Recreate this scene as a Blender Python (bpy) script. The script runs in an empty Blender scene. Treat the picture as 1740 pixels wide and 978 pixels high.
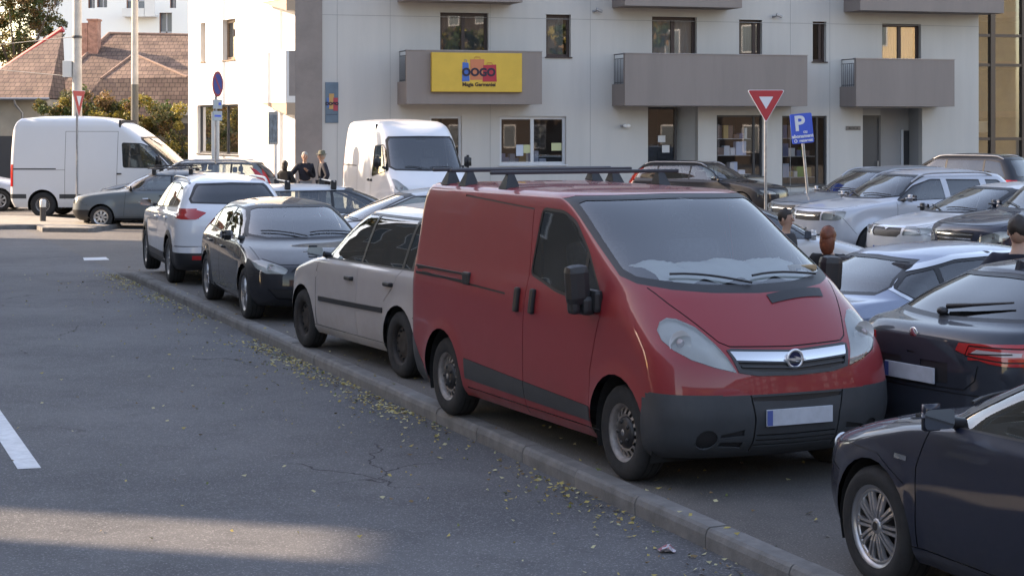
import bpy, bmesh, math, random
import numpy as np
from mathutils import Vector, Matrix, geometry
from mathutils.bvhtree import BVHTree
from mathutils.interpolate import poly_3d_calc
R = math.radians
C = bpy.context.scene.collection
rnd = random.Random(7)

# ------------------------------------------------------------ camera, light
FP, CX, HY, CH = 3120.0, 870.0, 210.0, 2.44     # photo focal length (px), principal point, eye height
sc = bpy.context.scene
cd = bpy.data.cameras.new('camera'); cam = bpy.data.objects.new('camera', cd); C.objects.link(cam)
cam.location = (0, 0, CH); cam.rotation_euler = (R(90), 0, 0)
cd.sensor_width = 36; cd.lens = 36 * FP / 1740; cd.shift_y = -(489 - HY) / 1740; cd.shift_x = 0
cd.clip_start = 0.1; cd.clip_end = 3000
sc.camera = cam
SUN_AZ = math.atan2(-0.965, 0.26); SUN_EL = R(27)   # clockwise from +Y
w = bpy.data.worlds.new('World'); sc.world = w; w.use_nodes = True
nt = w.node_tree; bg = nt.nodes['Background']
sky = nt.nodes.new('ShaderNodeTexSky'); sky.sky_type = 'NISHITA'; sky.sun_disc = False
sky.sun_elevation = SUN_EL; sky.sun_rotation = SUN_AZ; sky.air_density = 1.0; sky.dust_density = 1.0; sky.ozone_density = 1.0
nt.links.new(sky.outputs[0], bg.inputs[0]); bg.inputs[1].default_value = 0.15
sl = bpy.data.lights.new('sun', 'SUN'); so = bpy.data.objects.new('sun', sl); C.objects.link(so)
sl.energy = 3.3; sl.angle = R(0.6); sl.color = (1.0, 0.90, 0.76)
sd = Vector((math.sin(SUN_AZ) * math.cos(SUN_EL), math.cos(SUN_AZ) * math.cos(SUN_EL), math.sin(SUN_EL)))
so.rotation_euler = sd.to_track_quat('Z', 'Y').to_euler(); so.location = (0, 0, 60)
sc.view_settings.view_transform = 'Standard'; sc.view_settings.look = 'None'
sc.view_settings.gamma = 1; sc.view_settings.exposure = 2.05
sc.view_settings.use_white_balance = True; sc.view_settings.white_balance_temperature = 8200; sc.view_settings.white_balance_tint = 18

# ------------------------------------------------------------ materials
MATS = {}
def mat(name, col, rough=0.6, metal=0.0, spec=0.5, coat=0.0, noise=0.0, nscale=8.0, bump=0.0, bscale=60.0, col2=None, backdark=False, emit=0.0, stretch=None):
    if name in MATS: return MATS[name]
    m = bpy.data.materials.new(name); m.use_nodes = True; MATS[name] = m
    t = m.node_tree; p = t.nodes['Principled BSDF']
    p.inputs['Base Color'].default_value = (*col, 1); p.inputs['Roughness'].default_value = rough
    p.inputs['Metallic'].default_value = metal; p.inputs['Specular IOR Level'].default_value = spec
    p.inputs['Coat Weight'].default_value = coat; p.inputs['Coat Roughness'].default_value = 0.04
    if emit: p.inputs['Emission Color'].default_value = (*col, 1); p.inputs['Emission Strength'].default_value = emit
    tc = t.nodes.new('ShaderNodeTexCoord')
    if noise or col2:
        n = t.nodes.new('ShaderNodeTexNoise'); n.inputs['Scale'].default_value = nscale; n.inputs['Detail'].default_value = 6
        n.inputs['Roughness'].default_value = 0.65
        if stretch:
            mpn = t.nodes.new('ShaderNodeMapping'); mpn.inputs['Scale'].default_value = stretch; t.links.new(tc.outputs['Object'], mpn.inputs['Vector']); t.links.new(mpn.outputs[0], n.inputs['Vector'])
        else: t.links.new(tc.outputs['Object'], n.inputs['Vector'])
        cr = t.nodes.new('ShaderNodeMix'); cr.data_type = 'RGBA'
        c2 = col2 if col2 else tuple(max(0, c * (1 - noise)) for c in col)
        c1 = col if col2 else tuple(c * (1 + noise) for c in col)
        cr.inputs[6].default_value = (*c1, 1); cr.inputs[7].default_value = (*c2, 1)
        mr = t.nodes.new('ShaderNodeMapRange'); mr.inputs[1].default_value = 0.35; mr.inputs[2].default_value = 0.65
        t.links.new(n.outputs[0], mr.inputs[0]); t.links.new(mr.outputs[0], cr.inputs[0])
        t.links.new(cr.outputs[2], p.inputs['Base Color'])
    if bump:
        n2 = t.nodes.new('ShaderNodeTexNoise'); n2.inputs['Scale'].default_value = bscale; n2.inputs['Detail'].default_value = 4
        t.links.new(tc.outputs['Object'], n2.inputs['Vector'])
        b = t.nodes.new('ShaderNodeBump'); b.inputs['Strength'].default_value = bump; b.inputs['Distance'].default_value = 0.02
        t.links.new(n2.outputs[0], b.inputs['Height']); t.links.new(b.outputs[0], p.inputs['Normal'])
    return m

def paint(name, col, metal=0.0, rough=0.35, dust=0.25, coat=0.8):
    """car paint: base + clear coat, a film of dust gathering low and on flat tops, dark lining on the inside"""
    if name in MATS: return MATS[name]
    m = bpy.data.materials.new(name); m.use_nodes = True; MATS[name] = m
    t = m.node_tree; p = t.nodes['Principled BSDF']; out = t.nodes['Material Output']
    p.inputs['Metallic'].default_value = metal; p.inputs['Coat Weight'].default_value = coat; p.inputs['Specular IOR Level'].default_value = .3
    tc = t.nodes.new('ShaderNodeTexCoord'); sx = t.nodes.new('ShaderNodeSeparateXYZ'); t.links.new(tc.outputs['Object'], sx.inputs[0])
    n = t.nodes.new('ShaderNodeTexNoise'); n.inputs['Scale'].default_value = 3.0; n.inputs['Detail'].default_value = 8; n.inputs['Roughness'].default_value = 0.7
    t.links.new(tc.outputs['Object'], n.inputs['Vector'])
    lo = t.nodes.new('ShaderNodeMapRange'); lo.inputs[1].default_value = 0.95; lo.inputs[2].default_value = 0.25; lo.inputs[3].default_value = 0.25; lo.inputs[4].default_value = 1.0
    t.links.new(sx.outputs[2], lo.inputs[0])
    nm = t.nodes.new('ShaderNodeMapRange'); nm.inputs[1].default_value = 0.3; nm.inputs[2].default_value = 0.75
    t.links.new(n.outputs[0], nm.inputs[0])
    mu = t.nodes.new('ShaderNodeMath'); mu.operation = 'MULTIPLY'; t.links.new(lo.outputs[0], mu.inputs[0]); t.links.new(nm.outputs[0], mu.inputs[1])
    mu2 = t.nodes.new('ShaderNodeMath'); mu2.operation = 'MULTIPLY'; mu2.inputs[1].default_value = dust; t.links.new(mu.outputs[0], mu2.inputs[0])
    mx = t.nodes.new('ShaderNodeMix'); mx.data_type = 'RGBA'; mx.inputs[6].default_value = (*col, 1); mx.inputs[7].default_value = (0.22, 0.20, 0.17, 1)
    t.links.new(mu2.outputs[0], mx.inputs[0]); t.links.new(mx.outputs[2], p.inputs['Base Color'])
    rr = t.nodes.new('ShaderNodeMapRange'); rr.inputs[3].default_value = rough; rr.inputs[4].default_value = min(1, rough + 0.35)
    t.links.new(mu.outputs[0], rr.inputs[0]); t.links.new(rr.outputs[0], p.inputs['Roughness'])
    cr = t.nodes.new('ShaderNodeMapRange'); cr.inputs[3].default_value = 0.03; cr.inputs[4].default_value = 0.03 + 0.5 * dust
    t.links.new(mu.outputs[0], cr.inputs[0]); t.links.new(cr.outputs[0], p.inputs['Coat Roughness'])
    # very slight panel waviness
    nw = t.nodes.new('ShaderNodeTexNoise'); nw.inputs['Scale'].default_value = 2.2; nw.inputs['Detail'].default_value = 1
    t.links.new(tc.outputs['Object'], nw.inputs['Vector'])
    b = t.nodes.new('ShaderNodeBump'); b.inputs['Strength'].default_value = 0.07; b.inputs['Distance'].default_value = 0.03
    t.links.new(nw.outputs[0], b.inputs['Height']); t.links.new(b.outputs[0], p.inputs['Normal']); t.links.new(b.outputs[0], p.inputs['Coat Normal'])
    # inside lining
    ge = t.nodes.new('ShaderNodeNewGeometry'); ms = t.nodes.new('ShaderNodeMixShader'); d = t.nodes.new('ShaderNodeBsdfDiffuse')
    d.inputs[0].default_value = (0.05, 0.05, 0.05, 1)
    t.links.new(ge.outputs['Backfacing'], ms.inputs[0]); t.links.new(p.outputs[0], ms.inputs[1]); t.links.new(d.outputs[0], ms.inputs[2])
    t.links.new(ms.outputs[0], out.inputs[0])
    return m

def glass(name, tint=(0.45, 0.5, 0.5), rough=0.02, refl=0.0, dirt=0.1):
    if name in MATS: return MATS[name]
    m = bpy.data.materials.new(name); m.use_nodes = True; MATS[name] = m
    t = m.node_tree; t.nodes.remove(t.nodes['Principled BSDF']); out = t.nodes['Material Output']
    tr = t.nodes.new('ShaderNodeBsdfTransparent'); tr.inputs[0].default_value = (*tint, 1)
    gl = t.nodes.new('ShaderNodeBsdfGlossy'); gl.inputs['Roughness'].default_value = rough; gl.inputs[0].default_value = (1, 1, 1, 1)
    fr = t.nodes.new('ShaderNodeFresnel'); fr.inputs[0].default_value = 1.55
    ad = t.nodes.new('ShaderNodeMath'); ad.operation = 'ADD'; ad.use_clamp = True; ad.inputs[1].default_value = 0.04 + refl
    t.links.new(fr.outputs[0], ad.inputs[0])
    ms = t.nodes.new('ShaderNodeMixShader'); t.links.new(ad.outputs[0], ms.inputs[0]); t.links.new(tr.outputs[0], ms.inputs[1]); t.links.new(gl.outputs[0], ms.inputs[2])
    df = t.nodes.new('ShaderNodeBsdfDiffuse'); df.inputs[0].default_value = (0.35, 0.35, 0.33, 1)
    m2 = t.nodes.new('ShaderNodeMixShader'); tc = t.nodes.new('ShaderNodeTexCoord'); n = t.nodes.new('ShaderNodeTexNoise'); n.inputs['Scale'].default_value = 2.5; n.inputs['Detail'].default_value = 6
    t.links.new(tc.outputs['Object'], n.inputs['Vector'])
    mr = t.nodes.new('ShaderNodeMapRange'); mr.inputs[1].default_value = 0.35; mr.inputs[2].default_value = 0.8; mr.inputs[4].default_value = dirt
    t.links.new(n.outputs[0], mr.inputs[0]); t.links.new(mr.outputs[0], m2.inputs[0])
    t.links.new(ms.outputs[0], m2.inputs[1]); t.links.new(df.outputs[0], m2.inputs[2]); t.links.new(m2.outputs[0], out.inputs[0])
    return m

BLACK = mat('black_plastic', (0.018, 0.018, 0.02), 0.45, bump=0.05, bscale=200)
DARKIN = mat('dark_interior', (0.03, 0.03, 0.033), 0.85)
UNDER = mat('underbody', (0.012, 0.012, 0.012), 0.95, noise=0.3)
RUBBER = mat('tyre_rubber', (0.022, 0.022, 0.023), 0.85, noise=0.25, nscale=14, bump=0.15, bscale=120)
GREYPL = mat('grey_bumper_plastic', (0.043, 0.048, 0.054), 0.55, noise=0.12, nscale=5, bump=0.08, bscale=400)
CHROME = mat('chrome', (0.75, 0.75, 0.75), 0.12, 1.0)
ALLOY = mat('alloy_silver', (0.42, 0.42, 0.43), 0.34, 0.85, noise=0.12, nscale=10)
STEEL = mat('painted_steel_rim', (0.27, 0.25, 0.24), 0.55, 0.4, noise=0.25, nscale=18)
STEELD = mat('dark_steel_rim', (0.035, 0.03, 0.028), 0.7, 0.2, noise=0.4, nscale=12)
LAMPIN = mat('lamp_reflector', (0.72, 0.74, 0.76), 0.35, 0.35)
REDL = mat('red_lamp_plastic', (0.42, 0.012, 0.012), 0.12, coat=1.0)
WHITEL = mat('clear_lamp_plastic', (0.40, 0.33, 0.33), 0.15, coat=1.0)
ORANGE = mat('amber_plastic', (0.6, 0.2, 0.02), 0.2)
PLATE = mat('number_plate_white', (0.42, 0.45, 0.50), 0.6, noise=.10, nscale=9)
PLATEB = mat('number_plate_blue', (0.06, 0.10, 0.30), 0.5)
SEATM = mat('seat_fabric', (0.05, 0.05, 0.055), 0.95, noise=0.2, nscale=30)
SEATR = mat('seat_fabric_reddish', (0.16, 0.045, 0.04), 0.95)
GLASS = glass('car_glass', (0.62, 0.66, 0.64), refl=0.04, dirt=.05)
GLASSD = glass('privacy_glass', (0.05, 0.055, 0.06), refl=0.03, dirt=0.03)
WSCREEN = glass('windscreen_glass', (0.78, 0.82, 0.80), refl=0.06, dirt=0.03)
LENS = glass('headlamp_lens', (0.80, 0.80, 0.76), rough=0.05, refl=0.03, dirt=0.30)

# ------------------------------------------------------------ object helpers
def setp(o, label=None, cat=None, group=None, kind=None):
    if label: o['label'] = label
    if cat: o['category'] = cat
    if group: o['group'] = group
    if kind: o['kind'] = kind
    return o
def thing(name, label, cat, loc=(0, 0, 0), rz=0, group=None):
    o = bpy.data.objects.new(name, None); C.objects.link(o); o.location = loc; o.rotation_euler = (0, 0, rz); o.empty_display_size = 0.2
    return setp(o, label, cat, group)
def meshobj(name, verts, faces, m, parent=None, mi=None, smooth=False, normals=None):
    me = bpy.data.meshes.new(name); me.from_pydata([tuple(v) for v in verts], [], faces)
    for x in (m if isinstance(m, (list, tuple)) else [m]): me.materials.append(x)
    if mi is not None: me.polygons.foreach_set('material_index', mi)
    me.polygons.foreach_set('use_smooth', [bool(smooth)] * len(me.polygons))
    me.update()
    if normals is not None: me.normals_split_custom_set_from_vertices(normals)
    o = bpy.data.objects.new(name, me); C.objects.link(o)
    if parent: o.parent = parent
    return o
class MB:
    """collects shapes into one mesh"""
    def __init__(s): s.v = []; s.f = []; s.m = []; s.s = []
    def add(s, v, f, mi=0, sm=False):
        b = len(s.v); s.v += [tuple(x) for x in v]; s.f += [tuple(i + b for i in q) for q in f]; s.m += [mi] * len(f); s.s += [sm] * len(f); return s
    def box(s, a, b, mi=0, M=None, bev=0.0):
        (x0, y0, z0), (x1, y1, z1) = a, b
        if x0 > x1: x0, x1 = x1, x0
        if y0 > y1: y0, y1 = y1, y0
        if z0 > z1: z0, z1 = z1, z0
        if bev:
            e = min(bev, (x1 - x0) / 2.01, (y1 - y0) / 2.01, (z1 - z0) / 2.01)
            bm = bmesh.new(); bmesh.ops.create_cube(bm, size=1)
            for v in bm.verts: v.co = Vector(((x0 + x1) / 2 + v.co.x * (x1 - x0), (y0 + y1) / 2 + v.co.y * (y1 - y0), (z0 + z1) / 2 + v.co.z * (z1 - z0)))
            bmesh.ops.bevel(bm, geom=list(bm.edges), offset=e, segments=2, affect='EDGES', profile=0.6)
            bm.verts.index_update(); v = [x.co.copy() for x in bm.verts]; f = [tuple(q.index for q in p.verts) for p in bm.faces]; bm.free()
        else:
            v = [Vector((x, y, z)) for z in (z0, z1) for y in (y0, y1) for x in (x0, x1)]
            f = [(0, 2, 3, 1), (4, 5, 7, 6), (0, 1, 5, 4), (2, 6, 7, 3), (0, 4, 6, 2), (1, 3, 7, 5)]
        if M: v = [M @ x for x in v]
        return s.add(v, f, mi)
    def tube(s, pts, r, n=8, mi=0, caps=True, sm=True):
        pts = [Vector(p) for p in pts]; rs = r if isinstance(r, (list, tuple)) else [r] * len(pts)
        v = []; f = []; up = Vector((0, 0, 1))
        for i, p in enumerate(pts):
            d = (pts[min(i + 1, len(pts) - 1)] - pts[max(i - 1, 0)]).normalized()
            a = d.cross(up if abs(d.dot(up)) < 0.95 else Vector((1, 0, 0))).normalized(); b = a.cross(d).normalized()
            for k in range(n):
                t = 2 * math.pi * k / n; v.append(p + (a * math.cos(t) + b * math.sin(t)) * rs[i])
        for i in range(len(pts) - 1):
            for k in range(n):
                k2 = (k + 1) % n; f.append((i * n + k, i * n + k2, (i + 1) * n + k2, (i + 1) * n + k))
        s.add(v, f, mi, sm)
        if caps: s.add(v[:n], [tuple(range(n))][:1], mi); s.add(v[-n:], [tuple(range(n))[::-1]], mi)
        return s
    def lathe(s, prof, axis='y', n=32, mi=0, M=None, sm=True, close=False):
        """prof: (radius, offset along axis)"""
        v = []; f = []
        for (r, h) in prof:
            for k in range(n):
                t = 2 * math.pi * k / n; c, q = r * math.cos(t), r * math.sin(t)
                v.append(Vector((c, h, q)) if axis == 'y' else (Vector((c, q, h)) if axis == 'z' else Vector((h, c, q))))
        m = len(prof)
        for i in range(m - 1 + (1 if close else 0)):
            for k in range(n):
                k2 = (k + 1) % n; j = (i + 1) % m; f.append((i * n + k, i * n + k2, j * n + k2, j * n + k))
        if M: v = [M @ x for x in v]
        return s.add(v, f, mi, sm)
    def ell(s, c, r, n=12, m=8, mi=0, M=None):
        v = []; f = []
        for i in range(m + 1):
            p = math.pi * i / m
            for k in range(n):
                t = 2 * math.pi * k / n; v.append(Vector((c[0] + r[0] * math.sin(p) * math.cos(t), c[1] + r[1] * math.sin(p) * math.sin(t), c[2] + r[2] * math.cos(p))))
        for i in range(m):
            for k in range(n): f.append((i * n + k, (i + 1) * n + k, (i + 1) * n + (k + 1) % n, i * n + (k + 1) % n))
        if M: v = [M @ x for x in v]
        return s.add(v, f, mi, True)
    def prism(s, poly, h0, h1, axis='y', mi=0, M=None):
        n = len(poly); mk = {'y': lambda a, b, h: Vector((a, h, b)), 'z': lambda a, b, h: Vector((a, b, h)), 'x': lambda a, b, h: Vector((h, a, b))}[axis]
        v = [mk(a, b, h0) for a, b in poly] + [mk(a, b, h1) for a, b in poly]
        f = [tuple(range(n)), tuple(range(2 * n - 1, n - 1, -1))] + [(i, i + n, (i + 1) % n + n, (i + 1) % n) for i in range(n)]
        if M: v = [M @ x for x in v]
        return s.add(v, f, mi)
    def build(s, name, m, parent=None, loc=None, rot=None, fix=True):
        me = bpy.data.meshes.new(name); me.from_pydata(s.v, [], s.f)
        for x in (m if isinstance(m, (list, tuple)) else [m]): me.materials.append(x)
        me.polygons.foreach_set('material_index', s.m); me.polygons.foreach_set('use_smooth', s.s); me.update()
        if fix:
            bm = bmesh.new(); bm.from_mesh(me); bmesh.ops.recalc_face_normals(bm, faces=bm.faces); bm.to_mesh(me); bm.free()
        o = bpy.data.objects.new(name, me); C.objects.link(o)
        if parent: o.parent = parent
        if loc: o.location = loc
        if rot: o.rotation_euler = rot
        return o

def text_mesh(txt, size, m, parent, M, ext=0.004, name='lettering', align='CENTER', bold=0.0):
    cu = bpy.data.curves.new('txt', 'FONT'); cu.body = txt; cu.size = size; cu.align_x = align; cu.align_y = 'CENTER'; cu.extrude = ext; cu.offset = bold; cu.resolution_u = 3
    o = bpy.data.objects.new('txt', cu); C.objects.link(o); bpy.context.view_layer.update()
    me = bpy.data.meshes.new_from_object(o.evaluated_get(bpy.context.evaluated_depsgraph_get())); bpy.data.objects.remove(o)
    me.transform(M); me.materials.clear(); me.materials.append(m); me.name = name
    q = bpy.data.objects.new(name, me); C.objects.link(q); q.parent = parent
    return q

def gp(px, py, z=0.0):
    """photo point -> point of a horizontal plane"""
    d = FP * (CH - z) / (py - HY); return ((px - CX) / FP * d, d)
def smooth(t): t = max(0.0, min(1.0, t)); return t * t * (3 - 2 * t)
KP = Vector((-6.62, 31.07)); KD = Vector((0.363, -0.9318)).normalized(); KN = Vector((-KD.y, KD.x))   # kerb end, direction towards the viewer, right of it
def kerb_s(x, y): v = Vector((x, y)) - KP; return v.dot(KN), v.dot(KD)
def lot_z(x, y):
    s, t = kerb_s(x, y)
    near = -0.01 * max(0, min(15, y - 36)) * smooth((s - 4) / 5)
    far = -0.12 - 0.04 * smooth((s - 1) / 9)
    a = smooth((1.2 - t) / 2.0) if s < 4 else smooth((y - 29) / 4)
    b = smooth((s - 4) / 4)
    a = smooth((1.2 - t) / 2.0) * (1 - b) + smooth((y - 36) / 6) * b
    return near * (1 - a) + far * a
def ground_z(x, y):
    s, t = kerb_s(x, y)
    return -0.12 if s < 0.1 else lot_z(x, y)
# ------------------------------------------------------------ vehicles
def pchip(xs, ys, x):
    xs = np.array(xs, float); ys = np.array(ys, float); x = np.clip(x, xs[0], xs[-1])
    h = np.diff(xs); d = np.diff(ys) / h; m = np.zeros(len(xs))
    for i in range(1, len(xs) - 1):
        if d[i - 1] * d[i] > 0:
            w1 = 2 * h[i] + h[i - 1]; w2 = h[i] + 2 * h[i - 1]; m[i] = (w1 + w2) / (w1 / d[i - 1] + w2 / d[i])
    m[0] = d[0]; m[-1] = d[-1]
    k = np.clip(np.searchsorted(xs, x) - 1, 0, len(h) - 1); t = (x - xs[k]) / h[k]
    return (2*t**3 - 3*t**2 + 1) * ys[k] + (t**3 - 2*t**2 + t) * h[k] * m[k] + (-2*t**3 + 3*t**2) * ys[k+1] + (t**3 - t**2) * h[k] * m[k+1]

def prof(pts, z, mixlin=0.35):
    a = [p[0] for p in pts]; b = [p[1] for p in pts]
    return (1 - mixlin) * pchip(a, b, z) + mixlin * np.interp(z, a, b)

def ring(xf, xr, w, Lf, pf, Lr, pr, NF, NS, NR, barrel):
    tot = xf - xr
    if Lf + Lr > 0.92 * tot: k = 0.92 * tot / (Lf + Lr); Lf *= k; Lr *= k
    xm = (xf + xr) / 2; hl = tot / 2 + 1e-6
    def seg(L, p, n, x0, sg):
        th = np.linspace(0, math.pi / 2, 240); cx = np.cos(th) ** (2 / p); cy = np.sin(th) ** (2 / p)
        cx[-1] = 0; cy[0] = 0
        X = x0 + sg * (-L + L * cx); Y = w * cy
        s = np.r_[0, np.cumsum(np.hypot(np.diff(X), np.diff(Y)))]; q = np.linspace(0, s[-1], n)
        return np.interp(q, s, X), np.interp(q, s, Y)
    X1, Y1 = seg(Lf, pf, NF, xf, 1); X3, Y3 = seg(Lr, pr, NR, xr, -1)
    X2 = np.linspace(xf - Lf, xr + Lr, NS + 2)[1:-1]; Y2 = np.full(NS, w)
    X = np.r_[X1, X2, X3[::-1]]; Y = np.r_[Y1, Y2, Y3[::-1]]
    Y = Y * (1 - barrel * ((X - xm) / hl) ** 2)
    return X, Y

def rounded(poly, r, n=3):
    out = []; N = len(poly)
    for i in range(N):
        p = Vector(poly[i]); a = Vector(poly[i - 1]) - p; b = Vector(poly[(i + 1) % N]) - p
        rr = min(r, a.length * 0.45, b.length * 0.45); A = p + a.normalized() * rr; B = p + b.normalized() * rr
        for k in range(n + 1):
            t = k / n; q = A * (1 - t) ** 2 + p * 2 * t * (1 - t) + B * t * t; out.append((q.x, q.y))
    return out
def inset(poly, d):
    """shrink a convex polygon by d"""
    P = [Vector(p) for p in poly]; N = len(P)
    ar = sum(P[i].x * P[(i+1) % N].y - P[(i+1) % N].x * P[i].y for i in range(N)); sg = 1 if ar > 0 else -1
    out = []
    for i in range(N):
        p0, p1, p2 = P[i-1], P[i], P[(i+1) % N]; e1 = (p1 - p0).normalized(); e2 = (p2 - p1).normalized()
        n1 = Vector((-e1.y, e1.x)) * sg; n2 = Vector((-e2.y, e2.x)) * sg; b = (n1 + n2)
        if b.length < 1e-6: b = n1
        b.normalize(); k = d / max(0.35, b.dot(n1)); q = p1 + b * k; out.append((q.x, q.y))
    return out
def circle(cx, cy, r, n=20, ry=None): return [(cx + r * math.cos(2*math.pi*k/n), cy + (ry or r) * math.sin(2*math.pi*k/n)) for k in range(n)]
def is_convex(P):
    s = 0; N = len(P)
    for i in range(N):
        a, b, c = P[i-1], P[i], P[(i+1) % N]; cr = (b[0]-a[0])*(c[1]-b[1]) - (b[1]-a[1])*(c[0]-b[0])
        if abs(cr) < 1e-10: continue
        if s == 0: s = 1 if cr > 0 else -1
        elif (cr > 0) != (s > 0): return False
    return True
AXES = {'S': (0, 2), 'F': (1, 2), 'R': (1, 2), 'T': (0, 1)}

class Shell:
    def __init__(s, sp):
        s.sp = sp; F, Rr, W = sp['F'], sp['R'], sp['W']; step = sp.get('step', 0.05)
        zb, zh, H = W[0][0], W[-1][0], sp['H']
        LF = sp.get('LF', [(zb, 0.4), (zh, 0.45)]); LR = sp.get('LR', [(zb, 0.35), (zh, 0.35)])
        PF = sp.get('PF', [(zb, 2.6), (zh, 2.6)]); PR = sp.get('PR', [(zb, 3.0), (zh, 3.0)])
        zz = np.linspace(zb, zh, 1200); g = [prof(q, zz) for q in (F, Rr, W)]
        ch = np.maximum(np.maximum(np.abs(np.diff(g[0])), np.abs(np.diff(g[1]))), np.maximum(np.abs(np.diff(g[2])), np.diff(zz)))
        cum = np.r_[0, np.cumsum(ch)]; n = max(10, int(cum[-1] / step)); zs = np.interp(np.linspace(0, cum[-1], n + 1), cum, zz)
        NF = sp.get('NF', max(12, int(1.3 / step))); NR = sp.get('NR', max(10, int(1.1 / step))); NS = max(14, int(3.6 / step))
        rows = []
        bar = sp.get('barrel', 0.035)
        for z in zs:
            X, Y = ring(prof(F, z), prof(Rr, z), prof(W, z), np.interp(z, *zip(*LF)), np.interp(z, *zip(*PF)), np.interp(z, *zip(*LR)), np.interp(z, *zip(*PR)), NF, NS, NR, bar)
            rows.append([(x, y, z) for x, y in zip(X, Y)])
        xf, xr, wv = prof(F, zh), prof(Rr, zh), prof(W, zh); xm = (xf + xr) / 2
        nr = max(6, int(0.75 / step))
        ro = sp.get('roll', 2.2)
        for k in range(1, nr + 1):
            r = 1 - k / nr; r = max(r, 0.004); z = zh + (H - zh) * (1 - r ** ro)
            X, Y = ring(xm + (xf - xm) * r, xm + (xr - xm) * r, wv * r, 0.45 * r + .02, 2.6, 0.35 * r + .02, 3.0, NF, NS, NR, bar)
            rows.append([(x, y, z) for x, y in zip(X, Y)])
        A = np.array(rows)
        # wheel arch flares
        fl = sp.get('flare', 0.018)
        for wx in (0, -sp['wb']):
            d = np.hypot(A[:, :, 0] - wx, A[:, :, 2] - sp['Rw']) - sp['Ra']
            A[:, :, 1] += fl * np.exp(-(np.maximum(d, 0) / 0.05) ** 2) * (A[:, :, 1] > 0.45) * (A[:, :, 2] < sp['Rw'] + sp['Ra'] + 0.25)
        if 'deform' in sp: A = sp['deform'](A)
        s.nr, s.nc = A.shape[:2]; s.base = zs[0]
        bm = s.bm = bmesh.new(); V = [[bm.verts.new(p) for p in row] for row in A]
        for i in range(s.nr - 1):
            for j in range(s.nc - 1):
                bm.faces.new((V[i][j], V[i][j+1], V[i+1][j+1], V[i+1][j]))
        bm.normal_update()
        # orientation outwards
        t = sum(f.normal.y * f.calc_center_median().y for f in bm.faces)
        if t < 0: bmesh.ops.reverse_faces(bm, faces=bm.faces[:]); bm.normal_update()
        # reference surface for interpolated normals
        bm.verts.index_update(); bm.faces.ensure_lookup_table(); bm.verts.ensure_lookup_table()
        s.rv = [v.co.copy() for v in bm.verts]; s.rn = []
        for v in bm.verts:
            nn = v.normal.copy()
            if v.co.y < 1e-4: nn.y = 0; nn.normalize()
            s.rn.append(nn)
        for j in range(s.nc): s.rn[(s.nr - 1) * s.nc + j] = Vector((0, 0, 1))
        s.rt = []
        for f in bm.faces:
            q = [v.index for v in f.verts]; s.rt += [(q[0], q[1], q[2]), (q[0], q[2], q[3])]
        s.bvh = BVHTree.FromPolygons(s.rv, s.rt)
        s.tag = bm.faces.layers.int.new('tag'); s.names = ['body']
    def nrm(s, co):
        loc, n, i, d = s.bvh.find_nearest(co)
        if i is None: return Vector((0, 0, 1))
        t = s.rt[i]; w = poly_3d_calc([s.rv[k] for k in t], loc); return sum((s.rn[t[k]] * w[k] for k in range(3)), Vector()).normalized()
    def surf(s, view, a, b, pos=None):
        """point on the surface: S (x,z) side, F (y,z) front, R (y,z) rear, T (x,y) top -> location, normal"""
        o, d = {'S': (Vector((a, 3, b)), Vector((0, -1, 0))), 'F': (Vector((4, a, b)), Vector((-1, 0, 0))), 'R': (Vector((-9, a, b)), Vector((1, 0, 0))), 'T': (Vector((a, b, 5)), Vector((0, 0, -1)))}[view]
        loc, n, i, dd = s.bvh.ray_cast(o, d)
        if loc is None: loc, n, i, dd = s.bvh.find_nearest(o + d * (2.2 if view == 'S' else 4))
        return loc, s.nrm(loc)
    def cut(s, view, poly, name, filt=None, only=None):
        if not is_convex(poly):
            tri = geometry.tessellate_polygon([[Vector((p[0], p[1], 0)) for p in poly]])
            for t in tri: s.cut(view, [poly[k] for k in t], name, filt, only)
            return
        if name not in s.names: s.names.append(name)
        ti = s.names.index(name); bm = s.bm; a0, a1 = AXES[view]
        P = [Vector(p) for p in poly]; N = len(P)
        ar = sum(P[i].x * P[(i+1) % N].y - P[(i+1) % N].x * P[i].y for i in range(N))
        if ar < 0: P = P[::-1]
        x0, x1 = min(p.x for p in P), max(p.x for p in P); y0, y1 = min(p.y for p in P), max(p.y for p in P)
        ok = {'S': lambda f: f.normal.y > 0.25, 'F': lambda f: f.normal.x > 0.08, 'R': lambda f: f.normal.x < -0.08, 'T': lambda f: f.normal.z > 0.15}[view]
        fs = []
        oi = s.names.index(only) if only else None
        for f in bm.faces:
            if oi is not None and f[s.tag] != oi: continue
            if not ok(f): continue
            a = [v.co[a0] for v in f.verts]; b = [v.co[a1] for v in f.verts]
            if max(a) < x0 or min(a) > x1 or max(b) < y0 or min(b) > y1: continue
            if filt and not filt(f.calc_center_median()): continue
            fs.append(f)
        for i in range(N):
            if not fs: return
            p, q = P[i], P[(i+1) % N]; e = q - p
            if e.length < 1e-5: continue
            nn = Vector((0, 0, 0)); nn[a0] = e.y; nn[a1] = -e.x; nn.normalize(); co = Vector((0, 0, 0)); co[a0] = p.x; co[a1] = p.y
            ed = {x for f in fs for x in f.edges}; ve = {x for f in fs for x in f.verts}
            r = bmesh.ops.bisect_plane(bm, geom=list(ve) + list(ed) + fs, plane_co=co, plane_no=nn, dist=1e-5)
            cand = {g for g in r['geom'] if isinstance(g, bmesh.types.BMFace)} | {f for f in fs if f.is_valid}
            fs = [f for f in cand if (f.calc_center_median() - co).dot(nn) < 0]
        for f in fs: f[s.tag] = ti
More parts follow.
